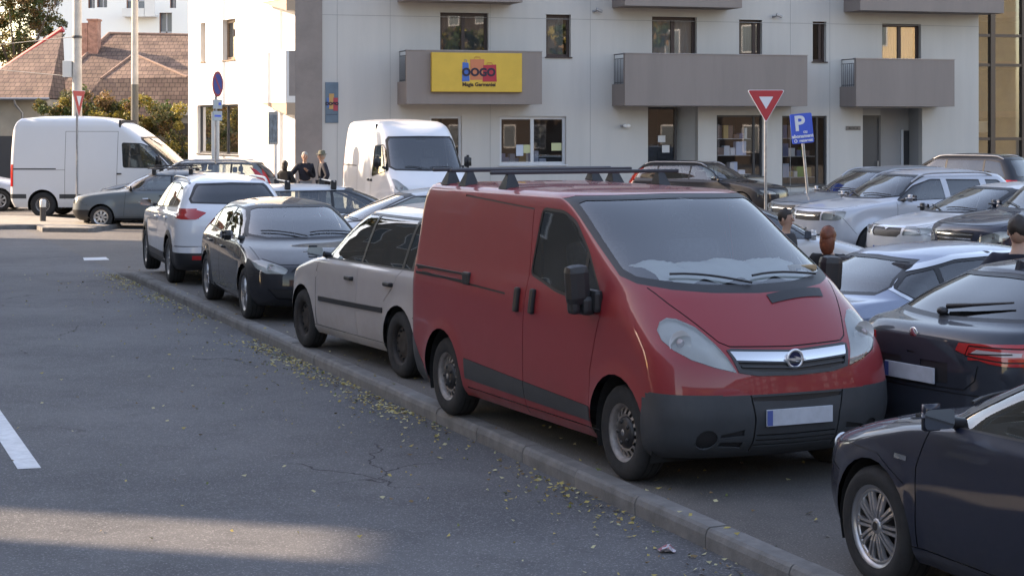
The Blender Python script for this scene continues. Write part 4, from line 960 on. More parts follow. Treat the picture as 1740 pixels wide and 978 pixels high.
SPRINTER = dict(wb=3.665, Rw=.35, Ra=.42, H=2.78, step=.07, track=.87, tw=.215, rimr=.205, rim='steel_van', van=True, barrel=.015,
  F=[(.28, .78), (.4, .88), (.8, .90), (1.05, .84), (1.15, .72), (1.25, .45), (1.34, .16), (1.6, -.14), (2.0, -.62), (2.25, -.95), (2.45, -1.25), (2.62, -1.60), (2.70, -1.85)],
  R=[(.28, -4.55), (.5, -4.64), (1.5, -4.64), (2.4, -4.60), (2.6, -4.52), (2.70, -4.42)], W=[(.28, .92), (.45, .97), (.8, .995), (1.3, .985), (1.5, .97), (2.2, .90), (2.50, .86), (2.64, .80), (2.70, .72)],
  LF=[(.25, .40), (1.0, .45), (1.4, .5), (2.6, .4)], PF=[(.25, 2.8), (2.6, 3.2)], LR=[(.25, .16), (2.6, .16)], cowl=(.18, 1.36), head=(-.95, 2.20), cabend=-1.7, seatz=1.1,
  paint=VANW, bumpm=GREYPL, cladm=GREYPL, hlpoly=HLs, hl=(.78, 1.02, .07), handles=[(-1.55, 1.2)], handle_shape=(.07, .02, .02), handlem=BLACK,
  mirror=(-.40, 1.45, (.14, .20, .34), BLACK), cuts=tall_cuts(dict(dlo=[(-.12, 1.34), (-1.45, 1.36), (-1.50, 2.05), (-.95, 2.03), (-.70, 1.93)], hl=HLs, grille=[(0, .80), (.55, .83), (.50, 1.05), (0, 1.08)],
    strips=[(-3.2, -.44), (-4.64, -4.12)], seams=[[(-1.62, .3), (-1.60, 2.35)], [(-3.05, .5), (-3.05, 2.35)], [(-1.6, 2.35), (-3.05, 2.35)], [(-3.05, 1.30), (-4.6, 1.30)]], rail=(-3.3, -4.5, 1.33), tl=[(-4.8, .85), (-4.50, .85), (-4.50, 1.45), (-4.8, 1.45)])))

def roof_rack(name, lab, sh, root, xs, yy=.55, hz=.12, bars=1, slats=0):
    """cross bars on four feet, a child of the car"""
    for xb in xs:
        l, _ = sh.surf('T', xb, yy); mb = MB(); mb.tube([(xb, -yy - .12, l.z + hz), (xb, yy + .12, l.z + hz)], .014, 8); o = mb.build('roof_bar', ALLOY if not slats else BLACK, root)
        for sg in (1, -1):
            f = MB(); f.box((xb - .05, sg * (yy - .02), l.z - .02), (xb + .05, sg * (yy + .06), l.z + hz + .02), bev=.02); f.build('mounting_foot', BLACK, o)
    if slats:
        mb = MB(); x0, x1 = max(xs) + .15, min(xs) - .15; l, _ = sh.surf('T', xs[0], yy); z = l.z + hz + .03
        for k in range(slats): y = -yy + 2 * yy * k / (slats - 1); mb.tube([(x0, y, z), (x1, y, z)], .009, 6)
        for xx in (x0, (x0 + x1) / 2, x1): mb.tube([(xx, -yy, z), (xx, yy, z)], .012, 6)
        for s_ in (1, -1): mb.tube([(x0, s_ * yy, z + .06), (x1, s_ * yy, z + .06)], .012, 6); 
        for s_ in (1, -1):
            for xx in (x0, x1): mb.tube([(xx, s_ * yy, z), (xx, s_ * yy, z + .06)], .01, 6)
        mb.build('rack_basket', BLACK, root)

def by_hub(px, py, hz, which, side, hd, sp, ground=None):
    """front axle centre from the photo position of one visible hub"""
    g = 0
    for _ in range(4):
        d = FP * (CH - hz - g) / (py - HY); x, y = (px - CX) / FP * d, d
        g = lot_z(x, y) if ground is None else ground
    a = R(hd); f = Vector((math.cos(a), math.sin(a))); l = Vector((-f.y, f.x)); p = Vector((x, y)) - l * side * (sp['track'] + sp['tw'] / 2 - .02)
    if which == 'rear': p = p + f * sp['wb']
    return p.x, p.y

ROW = 'cars parked along the kerb'; LOT = 'cars parked in the square'
root_van, _ = build_car(VAN, 'faded red panel van with three roof bars and grey bumper, parked at the kerb', 'van', 1.57, 12.95, -65.2, 0.0, 'panel_van', ROW, extras=van_extras)
x, y = by_hub(517, 540, .318, 'front', 1, 116.5, MPV)
build_car(MPV, 'champagne silver people carrier with dark steel wheels, directly behind the red van', 'car', x, y, 116.5, 0, group=ROW)
x, y = by_hub(416, 497, .325, 'front', -1, -70.5, HATCH_BLACK)
build_car(HATCH_BLACK, 'glossy black hatchback facing the camera between the white SUV and the silver people carrier', 'car', x, y, -70.5, 0, group=ROW)
x, y = by_hub(287, 441, .35, 'rear', 1, 108.5, SUV_WHITE)
build_car(SUV_WHITE, 'white SUV seen from behind with black cladding, farthest along the kerb', 'car', x, y, 108.5, group=ROW)
x, y = by_hub(1487, 893, .318, 'front', 1, 112.0, HATCH_NAVY)
build_car(HATCH_NAVY, 'dark navy hatchback with multi spoke wheels in the near right corner', 'car', x, y, 112.0, 0, group=ROW)

def rear_at(sp, xr, yr, hd):
    a = R(hd); k = sp['wb'] + abs(prof(sp['R'], .7)) - sp['wb']; return xr + math.cos(a) * k, yr + math.sin(a) * k
def lift_extras(root, sh, out):
    l, _ = sh.surf('R', .0, .97); mb = MB(); M = Matrix.Translation((l.x - .006, 0, .97)); mb.lathe([(.042, .0), (.036, -.006), (.001, -.007)], 'x', 20, M=M); mb.build('badge', CHROME, root)
    pts = []
    for k in range(6):
        yy = .06 - .50 * k / 5; l, n = sh.surf('R', abs(yy), 1.115 + .012 * k); pts.append((l.x - .02, yy, l.z + .02))
    mb = MB(); mb.tube(pts, [.022, .02, .014, .012, .010, .008], 6); l, n = sh.surf('R', .06, 1.09); mb.ell((l.x - .015, .06, l.z + .015), (.04, .045, .03)); mb.build('rear_wiper', BLACK, root)
    mb = MB(); l, _ = sh.surf('T', -2.72, 0); mb.prism([(-2.60, l.z + .0), (-2.78, l.z - .012), (-2.76, l.z + .055)], -.02, .02, 'y'); mb.build('antenna_fin', DOUT, root)
x, y = rear_at(LIFT_DARK, 2.80, 12.9, 28)
build_car(LIFT_DARK, 'dark slate liftback seen from behind with a rear wiper, right of the red van nose', 'car', x, y, 28, 0, extras=lift_extras)
a_ = R(50); cxx, cyy = 3.1, 16.85
build_car(SEDAN_SILVER, 'blue silver saloon with chrome window line parked beside the dark liftback', 'car', 5.53, 16.7, 24)
build_car(HATCH_SILVER, 'pale silver car mostly hidden behind the blue silver saloon', 'car', 4.0, 24.3, 20)
# middle ground
build_car(HATCH_SILVER, 'silver hatchback with bright windscreen behind the people carrier and the red van', 'car', -2.75, 27.2, 188, group=LOT)
def bars_a(root, sh, out): roof_rack('roof_rack', '', sh, root, (-1.55, -2.35), .52)
build_car(ESTATE_SILVER, 'pale silver estate with two roof bars and tall red tail lamps', 'car', -1.75, 32.6, 17, extras=bars_a)
r_, _ = build_car(MASTER, 'white high roof van facing the camera by the shop wall', 'van', -2.05, 44.0, -71.5, group='white delivery vans'); r_.scale = (1, 1, 1.06)
build_car(SPRINTER, 'long white high roof van parked side on at the left', 'van', -9.1, 50.9, -3, group='white delivery vans')
def rack_b(root, sh, out): roof_rack('roof_rack', '', sh, root, (-1.25, -2.15), .50, .10, slats=7)
build_car(OLDHATCH, 'old grey blue hatchback carrying a black roof basket', 'car', -10.05, 45.6, 181, extras=rack_b)
r_, _ = build_car(VOLVO, 'grey estate with dark tailgate and tall red lamps near the lit wall', 'car', -9.95, 48.4, 178); r_.scale = (1, 1, 1.08)
build_car(ESTATE_SILVER, 'silver car cut off by the left edge of the view behind the long van', 'car', -15.0, 54.6, 0, colour=SILVER)
build_car(WAGON_DARK, 'dark grey estate parked across the shop door', 'car', 6.85, 51.9, -33, colour=BLACKP)
build_car(SUV_DARK, 'black off-roader with roof rails in front of the glass stairwell', 'car', 10.9, 51.5, 142, colour=BLACKP)
# right hand rank
build_car(DUSTER, 'silver SUV with roof rails and round front wheel arch facing left', 'car', 5.85, 32.3, 205)
build_car(DUSTER, 'second silver SUV partly hidden behind the first one', 'car', 5.8, 34.9, 205, colour=GREYBLUE)
build_car(OCTAVIA, 'pale silver liftback with black grille facing left', 'car', 6.8, 29.97, 205)
build_car(SUV_DARK, 'dark blue SUV with chrome slatted grille facing left', 'car', 7.21, 27.15, 205, colour=DKBLUE)
build_car(ESTATE_SILVER, 'dark green estate at the far right edge of the square', 'car', 12.3, 44.0, 215, colour=paint('dark_green_paint', (.012, .03, .02), .3, .3, .05))
# ------------------------------------------------------------ ground
def asphalt(name, c1, c2, speck, crack=True, light=None, scale=1.0, obj=True):
    m = bpy.data.materials.new(name); m.use_nodes = True; t = m.node_tree; p = t.nodes['Principled BSDF']; L = t.links.new
    tc = t.nodes.new('ShaderNodeTexCoord')
    def noise(sc_, det=4, r=.6, dim=None):
        n = t.nodes.new('ShaderNodeTexNoise'); n.inputs['Scale'].default_value = sc_; n.inputs['Detail'].default_value = det; n.inputs['Roughness'].default_value = r; L(tc.outputs['Object'], n.inputs['Vector']); return n.outputs[0]
    def rng(o, a, b, c=0., d=1.):
        n = t.nodes.new('ShaderNodeMapRange'); n.inputs[1].default_value = a; n.inputs[2].default_value = b; n.inputs[3].default_value = c; n.inputs[4].default_value = d; L(o, n.inputs[0]); return n.outputs[0]
    def mix(f, a, b):
        n = t.nodes.new('ShaderNodeMix'); n.data_type = 'RGBA'; L(f, n.inputs[0])
        for i, q in ((6, a), (7, b)):
            if isinstance(q, tuple): n.inputs[i].default_value = (*q, 1)
            else: L(q, n.inputs[i])
        return n.outputs[2]
    base = mix(rng(noise(.35, 5, .6), .35, .65), c1, c2)
    base = mix(rng(noise(2.3, 4, .7), .48, .75, 0, .5), base, tuple(c * .62 for c in c1))
    base = mix(rng(noise(70, 2, .5), .56, .72, 0, .9), base, speck)
    base = mix(rng(noise(150, 1, .5), .58, .70, 0, .6), base, tuple(c * .35 for c in c1))
    h = noise(90, 3, .6)
    if crack:
        v = t.nodes.new('ShaderNodeTexVoronoi'); v.feature = 'DISTANCE_TO_EDGE'; v.inputs['Scale'].default_value = .22
        n = t.nodes.new('ShaderNodeTexNoise'); n.inputs['Scale'].default_value = 1.2; n.inputs['Detail'].default_value = 6; L(tc.outputs['Object'], n.inputs['Vector'])
        va = t.nodes.new('ShaderNodeVectorMath'); va.operation = 'MULTIPLY_ADD'; va.inputs[1].default_value = (1.1, 1.1, 0); L(n.outputs[1], va.inputs[0]); L(tc.outputs['Object'], va.inputs[2]); L(va.outputs[0], v.inputs['Vector'])
        ck = rng(v.outputs[0], .0008, .0024, .85, 0)
        mk = rng(noise(.5, 2, .5), .55, .62)
        mm = t.nodes.new('ShaderNodeMath'); mm.operation = 'MULTIPLY'; L(ck, mm.inputs[0]); L(mk, mm.inputs[1])
        base = mix(mm.outputs[0], base, (.012, .012, .013))
    L(base, p.inputs['Base Color']); p.inputs['Roughness'].default_value = .82; p.inputs['Specular IOR Level'].default_value = .35
    b = t.nodes.new('ShaderNodeBump'); b.inputs['Strength'].default_value = .5; b.inputs['Distance'].default_value = .012; L(h, b.inputs['Height']); L(b.outputs[0], p.inputs['Normal'])
    return m
ASPH = asphalt('road_asphalt', (.078, .079, .085), (.128, .127, .130), (.26, .26, .26))
PAVE = asphalt('lot_asphalt', (.098, .092, .088), (.135, .125, .117), (.24, .23, .21), crack=False)
def st(s, t): p = KP + KD * t + KN * s; return p.x, p.y
def sheet(name, ss, ts, zf, m, lab=None):
    v = []; f = []
    for s in ss:
        for t in ts: x, y = st(s, t); v.append((x, y, zf(s, t, x, y)))
    n = len(ts); f = [(i * n + j, (i + 1) * n + j, (i + 1) * n + j + 1, i * n + j + 1) for i in range(len(ss) - 1) for j in range(n - 1)]
    o = meshobj(name, v, f, m, smooth=True); o['kind'] = 'structure'
    if o.data.polygons[0].normal.z < 0: o.data.flip_normals()
    return o
def fr(a, b, n): return [a + (b - a) * i / n for i in range(n + 1)]
ts_far = [-1200, -500, -200, -100, -60] + fr(-50, 4, 54) + fr(5, 60, 20) + [200]
sheet('road', [-1200, -300, -100, -40, -20] + fr(-10, 0, 10) + [.02], ts_far, lambda s, t, x, y: -.12, ASPH)
sheet('parking_pavement', [.02, .14] + fr(.6, 14, 24) + fr(15, 40, 12) + [100, 400, 1200], ts_far, lambda s, t, x, y: lot_z(x, y) if s > .1 else (-.14 if t > 0.2 else -.12), PAVE)
KERB = mat('kerb_stone', (.17, .165, .16), .9, noise=.22, nscale=5, bump=.3, bscale=70)
mb = MB(); k = 0; t0 = -0.55
while t0 < 34:
    L_ = 1.0; zj = rnd.uniform(-.004, .004); sj = rnd.uniform(-.004, .004)
    prf = [(0 + sj, -.16), (0 + sj, -.045), (.012 + sj, -.012), (.03 + sj, .004), (.15, .006), (.15, -.16)]
    a, b = t0 + .006, t0 + L_ - .006; v = []
    for tt in (a, b):
        for (s_, z_) in prf: x, y = st(s_, tt); v.append((x, y, z_ + zj + min(0, lot_z(x, y))))
    n = len(prf); mb.add(v, [(i, i + 1, n + i + 1, n + i) for i in range(n - 1)] + [tuple(range(n)), tuple(range(2 * n - 1, n - 1, -1))]); t0 += L_
o = mb.build('kerb', KERB); o['kind'] = 'structure'
mb = MB(); v = []
for tt in (-.5, 34):
    for s_, z_ in ((.004, -.2), (.004, -.03), (.146, -.006)): x, y = st(s_, tt); v.append((x, y, z_ + min(0, lot_z(x, y))))
mb.add(v, [(0, 1, 4, 3), (1, 2, 5, 4)]); o = mb.build('kerb_joint_mortar', mat('mortar', (.06, .06, .055), .95)); o['kind'] = 'structure'
# gutter grime strip
GRM = mat('gutter_grime', (.05, .047, .043), .95, noise=.45, nscale=3)
WLINE = mat('road_paint_white', (.62, .63, .64), .7, noise=.12, nscale=12, bump=.2, bscale=120)
def marking(pts, name='road_marking', z=-.116):
    o = meshobj(name, [(x, y, z) for x, y in pts], [tuple(range(len(pts)))], WLINE); o['kind'] = 'structure'
    if o.data.polygons[0].normal.z < 0: o.data.flip_normals()
def gline(p0, d, n, L_, w_): return [tuple(p0 + n * a + d * b) for a, b in ((0, 0), (w_, 0), (w_, -L_), (0, -L_))]
p0 = Vector(gp(30, 797, -.12)); p1 = Vector(gp(70, 795, -.12)); nn = (p1 - p0).normalized(); marking([tuple(p0), tuple(p1), tuple(p1 - KD * 3.4), tuple(p0 - KD * 3.4)])
q = p0 - KD * 7.5; marking([tuple(q), tuple(q + nn * .14), tuple(q + nn * .14 - KD * 3), tuple(q - KD * 3)])
q = p0 + KD * 8.0; marking([tuple(q), tuple(q + nn * .14), tuple(q + nn * .14 - KD * 3), tuple(q - KD * 3)])
marking([gp(143, 442.5, -.12), gp(186, 441.5, -.12), gp(180, 437, -.12), gp(141, 438, -.12)], 'stop_line')
# traffic island
ISL = mat('island_paving', (.27, .25, .22), .9, noise=.2, nscale=3)
isl = [gp(x, y, -.12) for x, y in ((-60, 391), (60, 389), (72, 394), (150, 395), (205, 386), (190, 379), (120, 377), (60, 372), (-60, 372))]
mb = MB(); mb.prism(isl, -.14, -.02, 'z'); ii = inset(isl, .14); mb.prism(ii, -.03, -.012, 'z', 1); o = mb.build('traffic_island_kerb', [KERB, ISL]); o['kind'] = 'structure'

# ------------------------------------------------------------ fallen leaves
LEAFM = [mat('yellow_leaf', (.42, .33, .10), .8), mat('pale_leaf', (.46, .42, .24), .8), mat('brown_leaf', (.20, .13, .06), .8), mat('green_leaf_litter', (.12, .15, .04), .8)]
mb = MB(); rl = random.Random(11)
def leaf(x, y, z, sz):
    a = rl.uniform(0, 6.28); c, s_ = math.cos(a) * sz, math.sin(a) * sz; t1, t2, t3 = (rl.uniform(.001, .02) for _ in range(3))
    mb.add([(x - c, y - s_, z + t1), (x - s_ * .5, y + c * .5, z + t2), (x + c, y + s_, z + t3), (x + s_ * .5, y - c * .5, z + .003)], [(0, 1, 2), (0, 2, 3)], rl.choices(range(4), (5, 4, 3, 1))[0])
cl = [rl.uniform(0, 24) for _ in range(34)]
for _ in range(1500):
    c = rl.choice(cl); t = c + rl.gauss(0, .40); s_ = -.03 - abs(rl.gauss(0, .13)) - (.25 * rl.random() if rl.random() < .3 else 0); x, y = st(s_, t)
    if 5 < y < 32: leaf(x, y, -.117, rl.uniform(.011, .026))
for _ in range(450):
    t = rl.uniform(-1, 26); s_ = -abs(rl.gauss(0, .75)) - .03; x, y = st(s_, t); leaf(x, y, -.117, rl.uniform(.010, .026))
for _ in range(260): leaf(*st(-rl.uniform(.1, 6), rl.uniform(-1, 26)), -.117, rl.uniform(.010, .026))
for _ in range(300): leaf(*st(.05 + abs(rl.gauss(0, .8)), rl.uniform(0, 26)), .003, rl.uniform(.012, .03))
setp(mb.build('fallen_leaves', LEAFM, fix=False), 'scattered yellow and brown leaves along the kerb and road', 'leaves', kind='stuff')
x, y = gp(1133, 937, -.12); mb = MB(); rr = random.Random(5); v = []
for i in range(7):
    for j in range(6): v.append((x + (i - 3) * .017 + rr.uniform(-.01, .01), y + (j - 2.5) * .02 + rr.uniform(-.01, .01), -.115 + rr.uniform(0, .045) * (1 - abs(i - 3) / 4)))
mb.add(v, [(i * 6 + j, i * 6 + j + 1, (i + 1) * 6 + j + 1, (i + 1) * 6 + j) for i in range(6) for j in range(5)], 0); mb.m = [rr.choice((0, 0, 1)) for _ in mb.m]
setp(mb.build('crumpled_wrapper', [mat('wrapper_pale', (.5, .47, .5), .6), mat('wrapper_pink', (.35, .12, .14), .6)]), 'crumpled pale and pink wrapper lying in the gutter', 'litter')

# ------------------------------------------------------------ facade tools
class Frame:
    """local frame of an upright facade: x along it, y into the building, z up"""
    def __init__(s, A, ang):
        s.A = Vector((A[0], A[1])); s.ang = ang; s.u = Vector((math.cos(ang), math.sin(ang))); s.n = Vector((math.sin(ang), -math.cos(ang)))
    def at(s, px, py, off=0.0):
        k = (px - CX) / FP; d = (s.A.dot(s.n) + off) / (k * s.n.x + s.n.y); p = Vector((k * d, d)); return (p - s.A).dot(s.u), CH - (py - HY) / FP * d
    def rect(s, x0, y0, x1, y1, off=0.0):
        ym, xm = (y0 + y1) / 2, (x0 + x1) / 2; return s.at(x0, ym, off)[0], s.at(xm, y1, off)[1], s.at(x1, ym, off)[0], s.at(xm, y0, off)[1]
def holed_wall(mb, u0, u1, z0, z1, holes, reveal=.22, mi=0, mir=None, y0=0.0):
    us = sorted({u0, u1, *[h[0] for h in holes], *[h[2] for h in holes]}); zs = sorted({z0, z1, *[h[1] for h in holes], *[h[3] for h in holes]})
    us = [u for u in us if u0 <= u <= u1]; zs = [z for z in zs if z0 <= z <= z1]
    for i in range(len(us) - 1):
        for j in range(len(zs) - 1):
            a, b = (us[i] + us[i+1]) / 2, (zs[j] + zs[j+1]) / 2
            if any(h[0] < a < h[2] and h[1] < b < h[3] for h in holes): continue
            mb.add([(us[i], y0, zs[j]), (us[i+1], y0, zs[j]), (us[i+1], y0, zs[j+1]), (us[i], y0, zs[j+1])], [(0, 1, 2, 3)], mi)
    for (a, b, c, d) in [h[:4] for h in holes]:
        r = reveal; q = mi if mir is None else mir
        mb.add([(a, y0, b), (c, y0, b), (c, y0, d), (a, y0, d), (a, y0 + r, b), (c, y0 + r, b), (c, y0 + r, d), (a, y0 + r, d)], [(0, 1, 5, 4), (1, 2, 6, 5), (2, 3, 7, 6), (3, 0, 4, 7)], q)
def window(parent, r, nx=1, fw=.07, m=None, g=None, depth=.16, name='window', curtain=None, room=None, sill=True, split=None):
    a, b, c, d = r; mb = MB(); y0, y1 = depth, depth + .07
    mb.box((a, y0, b), (a + fw, y1, d)); mb.box((c - fw, y0, b), (c, y1, d)); mb.box((a + fw, y0, d - fw), (c - fw, y1, d)); mb.box((a + fw, y0, b), (c - fw, y1, b + fw))
    cuts = split if split is not None else [a + (c - a) * k / nx for k in range(1, nx)]
    for x in cuts: mb.box((x - fw * .6, y0 - .004, b + fw), (x + fw * .6, y1 - .004, d - fw))
    if sill: mb.box((a - .04, -.05, b - .035), (c + .04, depth, b - .002))
    w_ = mb.build(name, m or WOODF, parent)
    mb = MB(); mb.add([(a + fw * .5, y0 + .035, b + fw * .5), (c - fw * .5, y0 + .035, b + fw * .5), (c - fw * .5, y0 + .035, d - fw * .5), (a + fw * .5, y0 + .035, d - fw * .5)], [(0, 1, 2, 3)]); mb.build('pane', g or WGLASS, w_)
    if curtain:
        mb = MB(); n = 40; v = []; x0, x1 = curtain[0], curtain[1]; x0 = a + (c - a) * x0; x1 = a + (c - a) * x1
        for i in range(n + 1):
            x = x0 + (x1 - x0) * i / n; yy = y1 + .09 + .028 * math.sin(i * 1.7); v += [(x, yy, b), (x, yy, d - .05)]
        mb.add(v, [(2*i, 2*i+2, 2*i+3, 2*i+1) for i in range(n)], 0, True); mb.build('curtain', curtain[2], w_)
    mb = MB(); rd = room or .9; yb = y1 + rd
    mb.add([(a, y1, b), (c, y1, b), (c, y1, d), (a, y1, d), (a, yb, b), (c, yb, b), (c, yb, d), (a, yb, d)], [(0, 1, 5, 4), (1, 2, 6, 5), (2, 3, 7, 6), (3, 0, 4, 7), (4, 5, 6, 7)]); mb.build('room_behind', ROOMD, w_)
    return w_
WALLM = mat('pale_grey_render', (.52, .505, .485), .92, col2=(.475, .465, .45), nscale=1.6, stretch=(1, 1, .12), bump=.12, bscale=60)
WALLW = mat('white_render', (.70, .68, .65), .92, noise=.04, nscale=.8, bump=.12, bscale=60)
TAUPE = mat('taupe_render', (.25, .215, .20), .92, noise=.12, nscale=.9, bump=.1, bscale=60)
WOODF = mat('dark_brown_frame', (.040, .022, .020), .5); WOODL = mat('oak_frame', (.22, .14, .09), .5)
WHITEF = mat('white_frame', (.55, .57, .60), .4); GREYF = mat('anthracite_frame', (.035, .037, .042), .45)
WGLASS = glass('window_glass', (.62, .66, .66), rough=.015, refl=.06, dirt=.04); SGLASS = glass('shop_glass', (.85, .88, .9), rough=.015, refl=.03, dirt=.03)
ROOMD = mat('dim_room', (.05, .05, .055), .95); CURT = mat('net_curtain', (.42, .43, .45), .95); CURTD = mat('grey_curtain', (.16, .155, .18), .95); CURTG = mat('green_curtain', (.30, .36, .36), .95)
METALG = mat('galvanised_steel', (.30, .31, .33), .45, .7, noise=.15, nscale=20); METALW = mat('white_painted_steel', (.62, .62, .60), .5); METALD = mat('dark_painted_steel', (.05, .052, .058), .5)

# main block
FA = Frame((-5.78, 55.5), math.atan2(4.5, 14.24)); ZG = -.22
bld = thing('apartment_block', 'pale apartment block with taupe balconies and shops on its ground floor', 'building', (FA.A.x, FA.A.y, 0), FA.ang)
uL = FA.at(500, 100)[0]; uR = FA.at(1663, 100)[0]; uS = FA.at(546, 100)[0]; ZT = 16.5
H = {}
for k_, r_ in dict(W1=(748, 22, 830, 165), W2=(928, 25, 970, 97), W3=(1108, 29, 1184, 165), W4=(1256, 34, 1295, 95), W5=(1381, 37, 1404, 105), W6=(1499, 41, 1565, 165),
                   G0=(730, 197, 785, 282), G1=(849, 198, 962, 280), D1=(1101, 182, 1186, 344), G2=(1218, 196, 1296, 300), G3=(1329, 197, 1405, 315), D2=(1466, 184, 1567, 344)).items(): H[k_] = FA.rect(*r_)
for k_ in ('D1', 'D2'): a, b, c, d = H[k_]; H[k_] = (a, ZG + .16, c, d)
fl = 3.12
ups = []
for lev in (1, 2, 3):
    for k_ in ('W1', 'W2', 'W3', 'W4', 'W5', 'W6'):
        a, b, c, d = H[k_]
        if d + fl * lev < ZT - .3: ups.append((a, b + fl * lev, c, d + fl * lev))
mb = MB(); holed_wall(mb, uS, uR, ZG - .3, ZT, list(H.values()) + ups, .24, 0)
holed_wall(mb, uL, uS, ZG - .3, ZT, [], .24, 1, y0=-.12); mb.box((uS - .0, -.12, ZG - .3), (uS + .003, .0, ZT), 1)
mb.add([(uR, 0, ZG - .3), (uR, 12, ZG - .3), (uR, 12, ZT), (uR, 0, ZT)], [(0, 1, 2, 3)], 0); mb.add([(uL, -.12, ZT), (uR, 0, ZT), (uR, 12, ZT), (uL, 12, ZT)], [(0, 1, 2, 3)], 0); mb.add([(uL, 12, ZG), (uR, 12, ZG), (uR, 12, ZT), (uL, 12, ZT)], [(0, 3, 2, 1)], 0)
for px_ in (573, 663, 833, 1003, 1343, 1410): u = FA.at(px_, 100)[0]; mb.box((u - .006, -.004, ZG), (u + .006, .01, ZT), 2)
mb.box((uS, -.006, 5.72), (uR, .01, 5.735), 2)
for a, b, c, d in list(H.values()): mb.box((a - .01, -.012, d), (c + .01, -.001, d + .04), 0)
mb.build('wall', [WALLM, TAUPE, mat('render_joint', (.30, .30, .30), .9)], bld)
mb = MB(); mb.box((uS, -.025, ZG - .1), (H['D1'][0], -.002, ZG + .42)); mb.box((H['D1'][2], -.025, ZG - .1), (H['D2'][0], -.002, ZG + .42)); mb.build('plinth', mat('plinth_grey', (.30, .30, .30), .9, noise=.15, nscale=2), bld)
window(bld, H['W1'], 2, .09, curtain=(.05, .95, CURTD)); window(bld, H['W2'], 1, .09, curtain=(.1, .8, CURT)); window(bld, H['W3'], 2, .10, curtain=(.02, .98, CURT)); window(bld, H['W4'], 1, .09, curtain=(.0, .8, CURTG), split=[H['W4'][2] - .22])
window(bld, H['W5'], 1, .08, split=[H['W5'][2] - .16]); window(bld, H['W6'], 2, .10, curtain=(.05, .9, CURTG))
for r in ups: window(bld, r, 2 if r[2] - r[0] > 1 else 1, .09, curtain=(.05, .95, CURT))
window(bld, H['G0'], 1, .08, m=WHITEF, g=SGLASS, room=2.2, depth=.10); window(bld, H['G1'], 2, .09, m=WHITEF, g=SGLASS, room=2.4, depth=.10)
window(bld, H['G2'], 1, .06, m=GREYF, g=SGLASS, room=2.0, depth=.08, split=[H['G2'][2] - .28]); window(bld, H['G3'], 1, .06, m=GREYF, g=SGLASS, room=2.0, depth=.08, split=[H['G3'][2] - .32])
# recessed shop door and entrance
a, b, c, d = H['D1']; um = FA.at(1160, 300)[0]
mb = MB(); mb.add([(c, .24, b), (um, 1.1, b), (um, 1.1, d), (c, .24, d)], [(0, 1, 2, 3)]); mb.add([(a, .24, d), (c, .24, d), (um, 1.1, d), (a, 1.1, d)], [(0, 1, 2, 3)]); mb.build('porch_wall', WALLM, bld)
def door(u0, u1, z0, z1, y, glassy=True):
    mb = MB(); w_ = .08; mb.box((u0, y, z0), (u0 + w_, y + .08, z1)); mb.box((u1 - w_, y, z0), (u1, y + .08, z1)); mb.box((u0 + w_, y, z1 - w_), (u1 - w_, y + .08, z1)); mb.box((u0 + w_, y, z0), (u1 - w_, y + .08, z0 + .25))
    if not glassy: mb.box((u0 + w_, y + .03, z0 + .2), (u1 - w_, y + .05, z1))
    o = mb.build('door', GREYF if glassy else METALD, bld)
    mb = MB(); mb.box((u1 - w_ - .06, y - .05, z0 + .9), (u1 - w_ - .03, y - .02, z0 + 1.25)); mb.build('door_handle', METALG, o)
    if glassy: mb = MB(); mb.add([(u0 + w_, y + .04, z0 + .25), (u1 - w_, y + .04, z0 + .25), (u1 - w_, y + .04, z1 - w_), (u0 + w_, y + .04, z1 - w_)], [(0, 1, 2, 3)]); mb.build('pane', SGLASS, o)
    mb = MB(); mb.box((u0, y + 1.6, z0), (u1, y + 1.65, z1)); mb.box((u0 - .0, y + .09, z0), (u0 + .02, y + 1.6, z1)); mb.box((u1 - .02, y + .09, z0), (u1, y + 1.6, z1)); mb.box((u0, y + .09, z1 - .02), (u1, y + 1.6, z1)); mb.build('hall_behind', ROOMD, o)
    return o
door(a, um, b, d - .0, .5)
for (px_, py_, w_, h_) in ((1124, 236, .26, .22), (1131, 253, .26, .24)): u, z = FA.at(px_, py_, -.5); mb = MB(); mb.box((u - w_ / 2, .485, z - h_ / 2), (u + w_ / 2, .492, z + h_ / 2)); mb.build('paper_notice', mat('notice_paper', (.62, .63, .64), .9), bld)
a, b, c, d = H['D2']; um = FA.at(1503, 300)[0]
door(a, um, b, FA.at(1480, 196)[1], .26, False)
mb = MB(); mb.box((a, .26, FA.at(1480, 196)[1]), (um, .30, d)); mb.box((um, .9, b), (c, .95, d)); mb.add([(um, .26, b), (um, .9, b), (um, .9, d), (um, .26, d)], [(0, 1, 2, 3)]); mb.add([(c, .24, b), (c, .95, b), (c, .95, d), (c, .24, d)], [(0, 3, 2, 1)]); mb.add([(um, .24, d), (c, .24, d), (c, .95, d), (um, .95, d)], [(0, 1, 2, 3)]); mb.build('porch_wall', mat('porch_render', (.34, .34, .345), .9), bld)
r = FA.rect(1534, 222, 1556, 284, -.9); mb = MB(); mb.box((r[0], .86, r[1]), (r[2], .895, r[3])); mb.box((r[0] - .09, .85, r[1] - .05), (r[0], .90, r[3] + .03), 1); mb.build('porch_window', [GREYF, WHITEF], bld)
mb = MB(); mb.box((H['D2'][0] - .1, -.9, ZG - .1), (H['D2'][2] + .1, .2, ZG + .14)); mb.box((H['D1'][0] - .1, -.9, ZG - .1), (H['D1'][2] + .1, .5, ZG + .14)); mb.build('door_step', KERB, bld)
